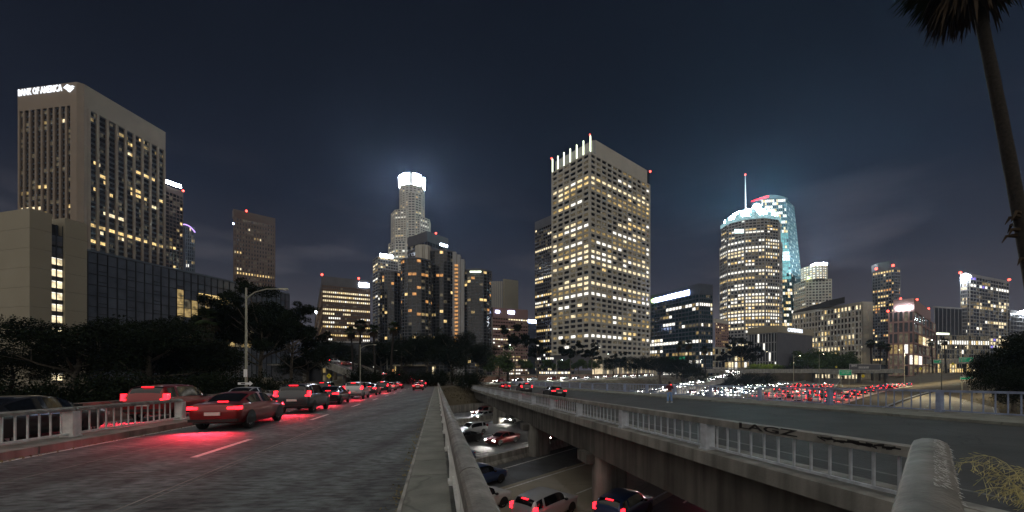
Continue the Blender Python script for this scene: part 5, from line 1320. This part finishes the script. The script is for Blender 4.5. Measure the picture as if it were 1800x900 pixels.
put(T_airy, 'slender_tree', 'slender tree at the left corner of the white grid tower', 1003, 175, 596, 12.2, 2.5, 1.15, 'slender trees on the plaza edge')
put(T_airy, 'slender_tree', 'slender tree before the near corner of the white grid tower', 1040, 180, 602, 12.2, 3.7, 1.1, 'slender trees on the plaza edge')
put(T_airy, 'slender_tree', 'slender tree before the arcade of the white grid tower', 1088, 190, 618, 12.2, 5.0, 1.2, 'slender trees on the plaza edge')
put(T_lit, 'broadleaf_tree', 'bright green lamplit tree beside the viaduct end', 878, 142, 616, 7.2, .6, 1.2)
for i, (px, nx) in enumerate(((965, 'first round street tree beyond the planter wall from the small palm'), (992, 'second round street tree beyond the planter wall'), (1018, 'third round street tree beyond the planter wall'), (1045, 'fourth round street tree beyond the planter wall'), (925, 'round street tree next to the small palm'))):
    put(T_round, 'street_tree', nx, px, 205 + i * 4, 630, 6.1, i * 1.3, 1.1, 'round street trees by the planter wall')
for i, (px, Y, yt, lb) in enumerate(((1120, 205, 624, 'wide dark tree hiding the right end of the arcade'), (1160, 190, 622, 'wide dark tree below the teal office'), (1200, 180, 626, 'rounded dark tree behind the standing person'), (1078, 215, 626, 'dark clipped tree before the arcade'))):
    put(T_broad2 if i % 2 else T_broad, 'broadleaf_tree', lb, px, Y, yt, 9.8, i * 1.7, 1.25, 'dark trees along the plaza')
for i, (px, Y, yt, lb) in enumerate(((1290, 330, 600, 'tall thin tree left of the low charcoal block'), (1305, 300, 590, 'tallest thin tree beside the bowed tower'), (1322, 310, 606, 'thin tree touching the low charcoal block'), (1268, 320, 618, 'small thin tree beyond the curved ramp'))):
    put(T_airy, 'slender_tree', lb, px, Y, yt, 12.2, i * 1.1, 1.0, 'thin trees by the curved ramp')
for i, (px, Y, yt, lb) in enumerate(((1420, 345, 612, 'lamplit tree in front of the grid hotel left end'), (1450, 350, 616, 'lamplit tree in front of the grid hotel middle'), (1482, 352, 614, 'lamplit tree in front of the grid hotel right end'))):
    put(T_lit, 'broadleaf_tree', lb, px, Y, yt, 7.2, i, 1.1, 'trees before the grid hotel')
for i, (px, Y, yt, wd, lb) in enumerate(((1782, 80, 580, .72, 'big dark tree on the bank at the foot of the tall palm'), (1840, 66, 566, .8, 'dark tree on the bank by the edge block'), (1752, 100, 612, .62, 'lower dark tree on the bank beside the green signs'), (1806, 60, 640, .9, 'low dark scrub tree on the near bank'))):
    put((T_broad, T_broad2)[i % 2], 'broadleaf_tree', lb, px, Y, yt, 9.8, i * 1.9 + .5, wd, 'dark trees on the right bank')
mb = MB(); mb.prism([(kx(1312) * 299, 299), (kx(1432) * 299, 299), (kx(1430) * 322, 322), (kx(1314) * 322, 322)], -7.4, 1.62); mb.build('terrace', 'dirt', kind='structure')
def bush(me, px, Y, sc, lb, z=None, rz=0.):
    l = list(on_ground(px, Y)); 
    if z is not None: l[2] = z
    r = thing('bush', lb, 'bush', l, rz, 'bushes by the overpass'); r.scale = sc; obj('stem', BUSH_STEM, r); obj('crown', me, r)
bush(B_dark, 1305, 205, (2.6, 2., 3.4), 'tall dark bush inside the curve of the ramp'); bush(B_dark, 1335, 212, (2.8, 2., 2.9), 'dark bush row end under the lower overpass'); bush(B_dark, 1275, 196, (1.8, 1.6, 2.4), 'small dark bush at the ramp foot')
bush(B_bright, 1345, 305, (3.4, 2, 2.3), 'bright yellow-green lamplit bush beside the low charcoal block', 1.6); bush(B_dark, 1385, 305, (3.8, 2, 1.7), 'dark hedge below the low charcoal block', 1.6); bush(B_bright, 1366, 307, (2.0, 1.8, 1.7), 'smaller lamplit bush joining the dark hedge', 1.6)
for i, (px, Y, sc, lb) in enumerate(((20, 34, 1.5, 'dark shrub at the foot of the beige block outside the parapet'), (75, 36, 1.7, 'dense dark shrub below the lit stair window'), (135, 38, 1.6, 'dense dark shrub right of the stair window shrub'), (195, 40, 1.8, 'dark shrub below the corner of the mirror-glass block'), (250, 42, 1.7, 'dark shrub under the middle of the mirror-glass block'), (305, 44, 1.8, 'dark shrub left of the shaggy-trunked palm'), (355, 47, 1.8, 'dark shrub hiding the foot of the shaggy-trunked palm'), (400, 50, 1.6, 'dark shrub just left of the nearest street lamp'), (475, 56, 1.5, 'dark shrub just right of the nearest street lamp'), (660, 100, 2.0, 'dark shrub at the foot of the palms'), (715, 118, 2.0, 'dark shrub at the bend in the road'), (765, 106, 1.6, 'dark shrub under the big tree at the road end'), (820, 104, 1.8, 'dark shrub between road end and viaduct'))):
    x_, y_, z_ = on_ground(px, Y); bush(B_dark, px, Y, (sc, sc, sc * (.9 + .5 * ((i * 37) % 10) / 10)), lb, min(-2.4, max(z_, -3.4)) if Y < 60 else None, i * .7)
# dry grass on the right bank, green verge
def tufts(name, m, pts, h, seed, nb=6):
    r = random.Random(seed); mb = MB()
    for p in pts:
        for k in range(nb):
            a = r.random() * 6.28; l_ = h * r.uniform(.5, 1.2); b = Vector(p) + Vector((r.uniform(-.3, .3), r.uniform(-.3, .3), 0)); d_ = Vector((math.cos(a), math.sin(a), 0)) * l_ * r.uniform(.1, .6)
            w2 = Vector((-math.sin(a), math.cos(a), 0)) * .03; t_ = b + d_ + Vector((0, 0, l_)); mb.quad(b - w2, b + w2, t_ + w2 * .2, t_ - w2 * .2)
    return mb.build(name, m, kind='stuff')
r_ = random.Random(9); pts = []
for k in range(5200):
    s_ = r_.uniform(20, 170); g_ = r_.uniform(23.5, 60); p = FPn(s_, g_); p.z = gz(p.x, p.y) - .03; pts.append(p)
o = tufts('bank_grass', 'dry_grass', pts, .35, 3); 
pts = []
for k in range(3000):
    s_ = r_.uniform(60, 240); g_ = r_.uniform(-77, -64.5); p = FPn(s_, g_); p.z = gz(p.x, p.y) - .03; pts.append(p)
tufts('verge_grass', 'leaf_brown', pts, .4, 4)

# fan palms
def fan_palm(seed, h, r0, nf, fl, lean=(0, 0), skirt=1.2, flsz=1., bend=0.):
    rr = random.Random(seed); mb = MB(); n = 26; path, rad = [], []
    for k in range(n + 1):
        q = k / n; path.append(Vector((lean[0] * q ** 1.25, lean[1] * q ** 1.25, h * q - .3))); rad.append(r0 * (1.25 - .45 * q + (.12 if k % 2 else 0) * .35) * (1.35 if k == 0 else 1))
    mb.tube(path, rad, 10); top = path[-1]
    fr, sk = MB(), MB()
    def frond(m_, az, elv, ln, width, droop, nleaf=15):
        d = Vector((math.cos(az) * math.cos(elv), math.sin(az) * math.cos(elv), math.sin(elv))); st = top + d * ln * .42 + Vector((0, 0, -droop * .1)); w2 = d.cross(Vector((0, 0, 1))).normalized() * .025
        m_.quad(top - w2, top + w2, st + w2, st - w2)
        side = d.cross(Vector((0, 0, 1))).normalized(); up = side.cross(d)
        for k in range(nleaf):
            a = (k / (nleaf - 1) - .5) * 2.5; dd = d * math.cos(a) + side * math.sin(a); L_ = ln * .62 * (1 - .25 * abs(a) / 1.25) * rr.uniform(.85, 1.1)
            mid = st + dd * L_ * .55 + up * .04; e = st + dd * L_ - Vector((0, 0, droop * L_ * rr.uniform(.4, .8))); ww = (dd.cross(up)).normalized() * width * .5
            m_.quad(st, mid - ww, e, mid + ww)
    for k in range(nf): frond(fr, rr.random() * 6.28, rr.uniform(-.45, 1.25), fl * rr.uniform(.8, 1.1), .075 * fl, rr.uniform(.2, .6))
    for k in range(int(nf * skirt)): frond(sk, rr.random() * 6.28, rr.uniform(-1.35, -.65), fl * rr.uniform(.7, 1.0), .07 * fl, rr.uniform(.5, .9), 9)
    return mb.mesh('trunk', 'palm_bark', True), fr.mesh('crown', 'leaf_palm'), sk.mesh('dead_skirt', 'palm_skirt')
def palm(name, label, meshes, loc, rz=0., sc=1., group=None):
    r = thing(name, label, 'palm tree', loc, rz, group); r.scale = (sc,) * 3
    obj('trunk', meshes[0], r); obj('crown', meshes[1], r); obj('dead_skirt', meshes[2], r); return r
P1 = fan_palm(5, 13.5, .24, 34, 1.9, (.5, .2)); P2 = fan_palm(8, 13.5, .22, 30, 1.9, (-.7, .3))
def palm_px(label, px, Y, ytop, k, group):
    l = on_ground(px, Y); h = ztop(ytop, Y) - l[2]; palm('fan_palm', label, (P1, P2)[k % 2], l, k * 1.3, h / 15.0, group)
palm_px('tall fan palm in front of the right end of the wide office block', 630, 112, 557, 0, 'palms left of the road end'); palm_px('slim fan palm just left of the tall office-block palm', 622, 118, 572, 1, 'palms left of the road end')
palm_px('shaggy fan palm before the left hotel cylinder', 660, 105, 566, 2, 'palms left of the road end'); palm_px('fan palm leaning before the hotel cylinders', 686, 112, 562, 3, 'palms left of the road end')
for i, (px, Y, yt, lb) in enumerate(((1208, 210, 594, 'lone thin palm before the teal office'), (1240, 230, 606, 'short palm beyond the curved ramp'), (1533, 330, 594, 'left palm of the clump above the overpass'), (1546, 326, 598, 'middle palm of the clump above the overpass'), (1557, 332, 602, 'right palm of the clump above the overpass'), (1640, 370, 594, 'thin palm before the pink framed block'), (1663, 362, 592, 'bushy palm right of the pink framed block'), (1190, 225, 600, 'small palm left of the lone thin palm'))):
    palm_px(lb, px, Y, yt, i, 'distant palms')
# shaggy-trunked old palm among the left trees
DP = fan_palm(15, 6., .45, 46, 2.4, (0, 0), .6); palm('date_palm', 'stout small palm at the street corner beside the lamplit tree', DP, on_ground(893, 140), .4, 1.05)
palm('fan_palm', 'pale shaggy-trunked palm hidden among the left-hand trees', fan_palm(25, 12., .95, 40, 2.3, (0, 0), 2.0), on_ground(366, 66), 1., 1.12)
# the tall leaning palm on the right
ptop = ray(1704, -72, 24.); pbase = Vector((kx(1872) * 24.4, 24.4, 0)); pbase.z = gz(pbase.x, pbase.y)
hh = ptop.z - pbase.z
TP = fan_palm(33, hh, .31, 60, 3.7, (ptop.x - pbase.x, ptop.y - pbase.y), 1.1)
tp = palm('fan_palm', 'very tall leaning palm with dead fronds hanging under its crown', TP, pbase)
rr = random.Random(4); mb = MB()
for k in range(16):      # stubs of old leaf bases at the lower trunk
    q = rr.uniform(.44, .56); c = Vector(((ptop.x - pbase.x) * q ** 1.25, (ptop.y - pbase.y) * q ** 1.25, hh * q)); a = rr.random() * 6.28; d_ = Vector((math.cos(a), math.sin(a), -.3))
    mb.tube([c + d_ * .3, c + d_ * .75 + Vector((0, 0, .15)), c + d_ * rr.uniform(.9, 1.3) + Vector((0, 0, -.2))], [.16, .09, .02], 5)
mb.build('leaf_stubs', 'palm_skirt', tp)

# the dry grass plume at the rail end
gr = thing('grass_plume', 'pale dry grass plume arching beside the rail end', 'grass', (4.48, 3.05, -.58))
rr = random.Random(14)
def stem(x0, tip, n=12, sag=.0, r=.005):
    b = Vector((x0, rr.uniform(-.08, .08), 0)); t_ = Vector(tip); c = Vector((x0 * .6 + t_.x * .25, t_.y * .5, t_.z + .18)); pts_ = []
    for k in range(n + 1): q = k / n; pts_.append(b * (1-q)**2 + c * 2*q*(1-q) + t_ * q*q)
    return pts_
tips = [(-.80, .05, 1.78), (-.72, -.1, 1.66), (-.66, .1, 1.60), (-.58, 0, 1.55), (-.86, .1, 1.72), (-.5, .1, 1.48), (-.75, .0, 1.54), (-.62, -.08, 1.70)]
mbs, mbl = MB(), MB()
for tp_ in tips:
    ps = stem(rr.uniform(-.05, .05), tp_); mbs.tube(ps, [.0035 * (1 - .7 * k / len(ps)) for k in range(len(ps))], 5)
    for k in range(6, len(ps)):
        for q in range(10):
            b = ps[k - 1].lerp(ps[k], rr.random()); d_ = Vector((rr.uniform(-.5, .1), rr.uniform(-.35, .35), rr.uniform(-.6, .1))).normalized(); L_ = rr.uniform(.03, .08); e = b + d_ * L_
            w2 = d_.cross(Vector((.3, 1, .2))).normalized() * .0008; mbs.quad(b - w2, b + w2, e + w2, e - w2)
            w3 = w2 * 4.; d3 = d_ * .018; mbl.quad(e - d3 * .3, e + d3 - w3, e + d3 * 2, e + d3 + w3)
for k in range(16):
    a = rr.random() * 6.28; ps = stem(rr.uniform(-.25, .35), (math.cos(a) * rr.uniform(.2, .8), math.sin(a) * .5, rr.uniform(.3, 1.25))); mbs.tube(ps, [.003 * (1 - .85 * k_ / len(ps)) for k_ in range(len(ps))], 4)
mbs.build('stalks', 'straw', gr); mbl.build('seed_heads', 'straw', gr, kind='stuff')
pts = []
for k in range(500): p = RP(rr.uniform(1.2, 8.4), rr.uniform(-4, 1.2)); p.z = -.64; pts.append(p)
tufts('gore_weeds', 'dry_grass', pts, .3, 5)

# ================================================================== LAMPS, SIGNS, PERSON
def street_lamp(label, base, h, arm_dir, arm=2.4, energy=0., col=(1., .88, .66), lit='lamp_glow', polem='metal_pole', r0=.11):
    r = thing('street_lamp', label, 'street lamp', base, 0, 'street lamps'); ad = Vector((arm_dir[0], arm_dir[1], 0)).normalized()
    mb = MB(); mb.tube([(0, 0, 0), (0, 0, .35), (0, 0, .36), (0, 0, h)], [r0 * 1.6, r0 * 1.5, r0, r0 * .62], 10); mb.build('pole', polem, r)
    mb = MB(); mb.tube([Vector((0, 0, h - .9)), ad * arm * .25 + Vector((0, 0, h - .35)), ad * arm * .6 + Vector((0, 0, h - .05)), ad * arm + Vector((0, 0, h))], [r0 * .5, r0 * .45, r0 * .4, r0 * .35], 8); mb.build('arm', polem, r)
    hd = ad * (arm + .3) + Vector((0, 0, h)); sd = Vector((-ad.y, ad.x, 0)); mb = MB()
    mb.hexa([hd - ad*.38 - sd*.11 - Vector((0, 0, .05)), hd + ad*.36 - sd*.13 - Vector((0, 0, .05)), hd + ad*.36 + sd*.13 - Vector((0, 0, .05)), hd - ad*.38 + sd*.11 - Vector((0, 0, .05)),
             hd - ad*.38 - sd*.06 + Vector((0, 0, .06)), hd + ad*.30 - sd*.08 + Vector((0, 0, .09)), hd + ad*.30 + sd*.08 + Vector((0, 0, .09)), hd - ad*.38 + sd*.06 + Vector((0, 0, .06))])
    mb.build('lamp_head', polem, r)
    mb = MB(); mb.sphere(hd - Vector((0, 0, .06)) + ad * .05, .16, seg=8, rings=4, sz=.45); mb.build('lamp_lens', lit if energy else 'head_lens', r)
    if energy:
        l = bpy.data.lights.new('lamp_light', 'SPOT'); l.energy = energy; l.color = col; l.spot_size = R(150); l.spot_blend = .6; l.shadow_soft_size = .2
        lo = bpy.data.objects.new('lamp_light', l); COL.objects.link(lo); lo.parent = r; lo.location = hd - Vector((0, 0, .2))
    return r
rt = (DY, -DX)
l1 = street_lamp('tall green-grey street lamp on the left parapet with a one-way arrow sign', RP(-15.75, 36.2, .3), 9.4, rt, 2.6)
street_lamp('second street lamp along the left parapet with a small white plate', RP(-15.75, 85.5, .3), 9.0, rt, 2.6); street_lamp('third street lamp where the road bends under the trees', RP(-15.9, 131, .78), 10.7, rt, 2.6)
lp = RP(-15.75, 36.2, .3)
def arrow_sign(parent, c, w_, h_, m='sign_white'):
    mb = MB(); pts = [(-w_/2, h_*.22), (w_*.28, h_*.22), (w_*.28, h_*.5), (w_/2, 0), (w_*.28, -h_*.5), (w_*.28, -h_*.22), (-w_/2, -h_*.22)]; n = len(pts)
    mb.v = [(c[0] + a, c[1] - .02, c[2] + b) for a, b in pts] + [(c[0] + a, c[1] + .02, c[2] + b) for a, b in pts]
    mb.f = [tuple(range(n))[::-1], tuple(range(n, 2*n))] + [(k, (k+1) % n, n + (k+1) % n, n + k) for k in range(n)]; mb.m = [0] * (n + 2); mb.build('arrow_plate', m, parent)
arrow_sign(l1, (0.05, -.16, 1.35), 1.25, .42); 
mb = MB(); mb.box(-.14, .14, -.1, -.06, 1.05 + .85, 1.05 + 1.5); mb.build('notice', 'sign_white', l1)
mb = MB(); mb.box(-.3, .05, -.21, -.185, 1.31, 1.39); mb.build('arrow_mark', 'black', l1)
# lit lamps around the interchange
LC = [(1655, 120, 597, (-1, .2), 'dark pole lamp standing behind the blue railing by the pale ramp', 17000.), (1350, 297, 618, (.2, 1), 'warm lamp above the lit yellow-green bush', 2600.), (1150, 200, 642, (1, 0), 'low bright lamp at the plaza edge under the dark trees', 1400.), (885, 150, 606, (1, 0), 'lamp lighting the green tree by the viaduct end', 2600.),
      (1480, 360, 612, (1, 0), 'lamp before the right part of the grid hotel', 3200.), (1512, 362, 610, (1, 0), 'lamp before the end wall of the grid hotel', 3200.), (1572, 372, 606, (1, 0), 'brightest lamp below the pink framed block', 4200.), (1700, 380, 609, (-1, 0), 'lamp above the right end of the upper overpass', 3200.), (1440, 352, 628, (1, 0), 'low lamp among the trees before the grid hotel', 2400.),
      (1395, 150, 625, (1, 0), 'tall lamp added on the median to brighten the freeway beyond the viaduct', 16000.), (1440, 230, 622, (1, 0), 'tall lamp added on the median to brighten the freeway before the lower overpass', 16000.),  # both median lamps are added to brighten the road surface
      (1226, 240, 632, (1, 0), 'cool lamp by the start of the curved ramp', 2600.), (1060, 172, 622, (1, .3), 'tall curved lamp on the street below the white tower', 2600.), (978, 150, 632, (1, .4), 'curved-arm lamp near the viaduct railing end', 2000.), (1590, 210, 615, (-1, .1), 'lamp on the pale connector road verge', 22000.), (1690, 190, 610, (-1, 0), 'lamp on the right bank beside the green signs', 22000.)]
for px, Y, yt, ad, lb, en in LC:
    x, y, z = on_ground(px, Y); street_lamp(lb, (x, y, z), max(4., ztop(yt, Y) - z), ad, 2.2 if Y < 250 else 1.2, en, lit='lamp_glow' if px > 1300 else 'lamp_cool', col=(1., .82, .52) if px > 1300 else (.95, 1., .88), polem='metal_dark' if px > 1600 else 'metal_pole', r0=.12)
# guide signs
def guide_sign(label, px0, px1, y0, y1, Y, lines, mt='sign_green', posts=True, overhead=False, arrow=False):
    a, b = ray(px0, y1, Y), ray(px1, y0, Y); w_, h_ = b.x - a.x, b.z - a.z; c = Vector(((a.x + b.x) / 2, Y, 0)); zg_ = gz(c.x, c.y)
    r = thing('guide_sign', label, 'road sign', (c.x, c.y, zg_), 0, 'freeway guide signs'); z0_ = a.z - zg_
    mb = MB(); mb.box(-w_/2, w_/2, -.06, .06, z0_, z0_ + h_); p_ = mb.build('panel', mt, r)
    mb = MB()
    for q in ((-w_/2, w_/2, z0_, z0_ + .1), (-w_/2, w_/2, z0_ + h_ - .1, z0_ + h_), (-w_/2, -w_/2 + .1, z0_ + .1, z0_ + h_ - .1), (w_/2 - .1, w_/2, z0_ + .1, z0_ + h_ - .1)): mb.box(q[0], q[1], -.09, -.062, q[2], q[3])
    mb.build('border', 'sign_white', p_)
    if arrow:
        mb = MB(); mb.quad((w_*.18, -.09, z0_ + h_*.2), (w_*.24, -.09, z0_ + h_*.14), (w_*.40, -.09, z0_ + h_*.70), (w_*.32, -.09, z0_ + h_*.74)); mb.build('arrow', 'sign_white', p_)
    for k, (f0, f1, hh_) in enumerate(lines):     # rows of unreadable white lettering: individual letter strokes
        zz = z0_ + h_ * (.74 - .30 * k); rr_ = random.Random(k + px0); mb = MB(); x_ = -w_/2 + w_ * f0
        while x_ < -w_/2 + w_ * f1:
            wd = h_ * .09; mb.box(x_, x_ + wd * .35, -.085, -.062, zz - h_*hh_/2, zz + h_*hh_/2)
            if rr_.random() < .8: mb.box(x_ + wd * .35, x_ + wd, -.085, -.062, zz + h_*hh_*.2 * rr_.choice((-1, 0, 1)) - h_*.02, zz + h_*hh_*.2 * rr_.choice((0, 1)) + h_*.03)
            x_ += wd * 1.6
        mb.build('lettering', 'sign_white', p_)
    if posts:
        for sx in ((-.32, .32) if not overhead else (.46,)):
            mb = MB(); mb.tube([(w_ * sx, .15, 0), (w_ * sx, .15, z0_ + h_)], .09 if not overhead else .2, 8); mb.build('post', 'metal_pole', r)
    return r
guide_sign('green guide sign in front of the lower overpass', 1475, 1497, 650, 660, 150, ((.1, .9, .16), (.2, .8, .16)))
guide_sign('small green sign beside the dark lamp pole', 1641, 1655, 632.5, 638, 260, ((.2, .6, .2),), arrow=True, overhead=True); guide_sign('wide bright green guide sign with an arrow above the ramp end', 1686, 1711, 628, 636.5, 230, ((.08, .55, .18), (.08, .5, .18)), arrow=True, overhead=True)
guide_sign('dark green sign on two posts at the foot of the right bank', 1688, 1710, 662, 667.5, 125, ((.1, .6, .2),), arrow=True)
guide_sign('long graffiti-covered billboard hung below the upper overpass', 1493, 1548, 640, 650.5, 255, ((.06, .25, .4), (.3, .62, .4)), mt='charcoal')
def diamond(label, px, py, Y, s_, mark=True, zb=None):
    c = ray(px, py, Y); zg_ = gz(c.x, c.y) if zb is None else zb; r = thing('warning_sign', label, 'road sign', (c.x, c.y, zg_), 0, 'yellow warning signs'); z_ = c.z - zg_
    mb = MB(); p = [(0, -s_), (s_, 0), (0, s_), (-s_, 0)]; mb.v = [(a, -.05, z_ + b) for a, b in p] + [(a, .0, z_ + b) for a, b in p]; mb.f = [(0, 1, 2, 3), (7, 6, 5, 4), (0, 4, 5, 1), (1, 5, 6, 2), (2, 6, 7, 3), (3, 7, 4, 0)]; mb.m = [0] * 6; pl = mb.build('plate', 'sign_yellow', r)
    mb = MB(); mb.box(-s_*.10, s_*.10, -.062, -.052, z_ - s_*.4, z_ + s_*.15); mb.v += [(-s_*.32, -.062, z_ + s_*.1), (s_*.32, -.062, z_ + s_*.1), (0, -.062, z_ + s_*.5)]; n = len(mb.v); mb.f.append((n-3, n-2, n-1)); mb.m.append(0); mb.build('mark', 'black', pl)
    mb = MB(); mb.tube([(0, .04, 0), (0, .04, z_ + s_ * .6)], .04, 6); mb.build('post', 'metal_pole', r)
diamond('yellow diamond sign beyond the left parapet below the raised ramp', 578.5, 661, 62, .42); diamond('yellow diamond sign on the guardrail end by the connector', 1517, 661, 175, .9); diamond('small yellow diamond sign above the lower overpass', 1470, 645, 290, .9); diamond('yellow diamond sign beside the ramp end', 1618, 648, 220, .9); diamond('yellow diamond sign near the lamp pole and green signs', 1675, 640, 270, 1.2)
# guardrails with posts along the connectors
def guardrail(label, L, off, k0, k1, z):
    o0 = L[k0]; r = thing('guardrail', label, 'guardrail', (o0.x, o0.y, z)); mbp = MB(); mbp.box(-.09, .09, -.09, .09, 0, .75); pm_ = mbp.mesh('post', 'bark')
    for k in range(k0, k1):
        a, b = L[k], L[k+1]; t_ = (b - a).normalized(); n_ = Vector((-t_.y, t_.x)); p, q = a + n_ * off - o0, b + n_ * off - o0
        mb = MB(); mb.hexa([(p.x, p.y, .42), (q.x, q.y, .42), (q.x + n_.x*.06, q.y + n_.y*.06, .42), (p.x + n_.x*.06, p.y + n_.y*.06, .42), (p.x, p.y, .78), (q.x, q.y, .78), (q.x + n_.x*.06, q.y + n_.y*.06, .78), (p.x + n_.x*.06, p.y + n_.y*.06, .78)]); mb.build('rail', 'rail_grey', r)
        ln = (b - a).length
        for i in range(int(ln / 2.7)): c = p + t_ * i * 2.7 + n_ * .16; obj('post', pm_, r, loc=(c.x, c.y, 0))
guardrail('metal guardrail on wooden posts left of the connector road', cl1, .5, 3, 11, FZ - .1); guardrail('metal guardrail between the connector road and the pale ramp', cl2, .4, 4, 12, FZ - .1)
# graffiti on the viaduct cap and parapet: flat black letters
for txt, t0_, t1_, dz, hh_ in (('LAGZ', 10.0, 8.1, -.15, .17),):
    a = RP(8.825, t0_, ZN + 1.06 + dz); b_ = RP(8.825, t1_, ZN + 1.06 + dz); n_ = Vector((-DY, DX, 0))
    class _G: pass
    g = _G(); g.o = RP(9.0, 5.4, ZN); g.root = vr_near
    lettering(g, txt, a - n_ * .196, b_ - n_ * .196, hh_, n_, 'black', 'graffiti', bold=.02, depth=.002)
mb = MB(); rr = random.Random(2); o0 = RP(9.0, 5.4, ZN)
for k in range(22):
    t_ = 7.6 - k * .075; p = RP(8.826, t_, ZN + 1.06 - .10 + rr.uniform(-.04, .03)) - o0; q = RP(8.826, t_ - rr.uniform(.08, .2), ZN + 1.06 - .10 + rr.uniform(-.06, .05)) - o0; up = Vector((0, 0, rr.uniform(.03, .06)))
    mb.quad(p, q, q + up, p + up)
mb.build('graffiti', 'black', vr_near)
# standing person on the viaduct
def skin(name, verts, edges, radii, m, parent, root=0, sub=2):
    me = bpy.data.meshes.new(name); me.from_pydata(verts, edges, []); o = obj(name, me, parent); md = o.modifiers.new('skin', 'SKIN'); md.use_smooth_shade = True
    for i, r0 in enumerate(radii): me.skin_vertices[0].data[i].radius = (r0, r0) if not hasattr(r0, '__len__') else r0
    me.skin_vertices[0].data[root].use_root = True
    s_ = o.modifiers.new('sub', 'SUBSURF'); s_.levels = sub; s_.render_levels = sub; me.materials.append(MATS[m]); return o
mat('skin', (.30, .17, .11), .6, var=.1, scale=6); mat('denim', (.16, .26, .46), .85, var=.2, scale=8); mat('maroon', (.075, .012, .022), .85, var=.2, scale=8); mat('hair', (.012, .010, .009), .7, var=.2, scale=20); mat('shoe', (.45, .45, .45), .6, var=.2, scale=10)
pp = RP(19.2, 29.4, vz(19.2) - .12); per = thing('person', 'person in a dark maroon top and blue jeans standing on the viaduct', 'person', pp, ROADRZ + math.radians(-20))
Vb = [(0, 0, .95), (0, .0, 1.15), (0, .0, 1.38), (0, .01, 1.50), (0, .02, 1.60), (0, .03, 1.70), (-.10, 0, .90), (-.13, .0, .50), (-.14, -.03, .08), (-.15, .10, .04), (.10, 0, .90), (.14, .02, .50), (.17, .0, .08), (.19, .13, .04),
      (-.18, .0, 1.42), (-.27, .02, 1.16), (-.20, .17, 1.02), (.18, .0, 1.42), (.28, .06, 1.18), (.22, .28, 1.34), (.20, .33, 1.40), (-.17, .23, 1.0)]
Eb = [(0, 1), (1, 2), (2, 3), (3, 4), (4, 5), (0, 6), (6, 7), (7, 8), (8, 9), (0, 10), (10, 11), (11, 12), (12, 13), (2, 14), (14, 15), (15, 16), (16, 21), (2, 17), (17, 18), (18, 19), (19, 20)]
skin('body', Vb, Eb, [(.15, .10), (.145, .10), (.16, .10), .055, .085, .075, .085, .06, .045, .035, .085, .06, .045, .035, .06, .043, .033, .06, .043, .033, .03, .03], 'skin', per)
skin('jeans', [(0, 0, .99), (0, 0, .92), (-.10, 0, .88), (-.13, 0, .50), (-.14, -.02, .10), (.10, 0, .88), (.14, .02, .50), (.17, .0, .10)], [(0, 1), (1, 2), (2, 3), (3, 4), (1, 5), (5, 6), (6, 7)], [(.165, .115), (.17, .12), .105, .085, .085, .105, .085, .085], 'denim', per)
skin('jacket', [(0, 0, .96), (0, 0, 1.15), (0, 0, 1.38), (0, 0, 1.46), (-.19, 0, 1.42), (-.28, .02, 1.16), (-.21, .16, 1.03), (.19, 0, 1.42), (.29, .06, 1.18), (.225, .26, 1.32)], [(0, 1), (1, 2), (2, 3), (2, 4), (4, 5), (5, 6), (2, 7), (7, 8), (8, 9)], [(.18, .125), (.18, .125), (.185, .125), .08, .08, .062, .05, .08, .062, .05], 'maroon', per)
mb = MB(); mb.sphere((0, .0, 1.68), .112, seg=12, rings=8, sz=1.15); mb.build('hair', 'hair', per, smooth=True)
for x_, y_ in ((-.148, .05), (.182, .07)):
    mb = MB(); mb.hexa([(x_-.05, y_-.13, 0), (x_+.05, y_-.13, 0), (x_+.05, y_+.14, 0), (x_-.05, y_+.14, 0), (x_-.045, y_-.12, .10), (x_+.045, y_-.12, .10), (x_+.04, y_+.12, .05), (x_-.04, y_+.12, .05)]); mb.build('shoe', 'shoe', per)
cm = thing('phone', 'small lit phone held up by the person on the viaduct', 'phone', pp + Matrix.Rotation(ROADRZ + math.radians(-20), 3, 'Z') @ Vector((.2, .38, 1.40)), ROADRZ); mb = MB(); mb.box(-.04, .04, -.006, .006, -.02, .13); mb.build('case', 'black', cm); mb = MB(); mb.box(-.035, .035, -.009, -.0062, -.01, .12); mb.build('screen', 'tail_far', cm)

# ================================================================== HAZE over the city
HAZE = 0.0001
mb = MB(); mb.box(-6200, 6200, -6200, 6200, -8.6, 362)
hz = mb.build('haze', 'black', kind='stuff'); hm = bpy.data.materials.new('haze_air'); hm.use_nodes = True; nt = hm.node_tree; nt.nodes.clear()
o_ = N(nt, 'ShaderNodeOutputMaterial'); pv = N(nt, 'ShaderNodeVolumePrincipled'); pv.inputs['Color'].default_value = (.50, .66, 1.0, 1); pv.inputs['Density'].default_value = HAZE; pv.inputs['Anisotropy'].default_value = .35
nt.links.new(pv.outputs[0], o_.inputs['Volume']); hz.data.materials.clear(); hz.data.materials.append(hm)
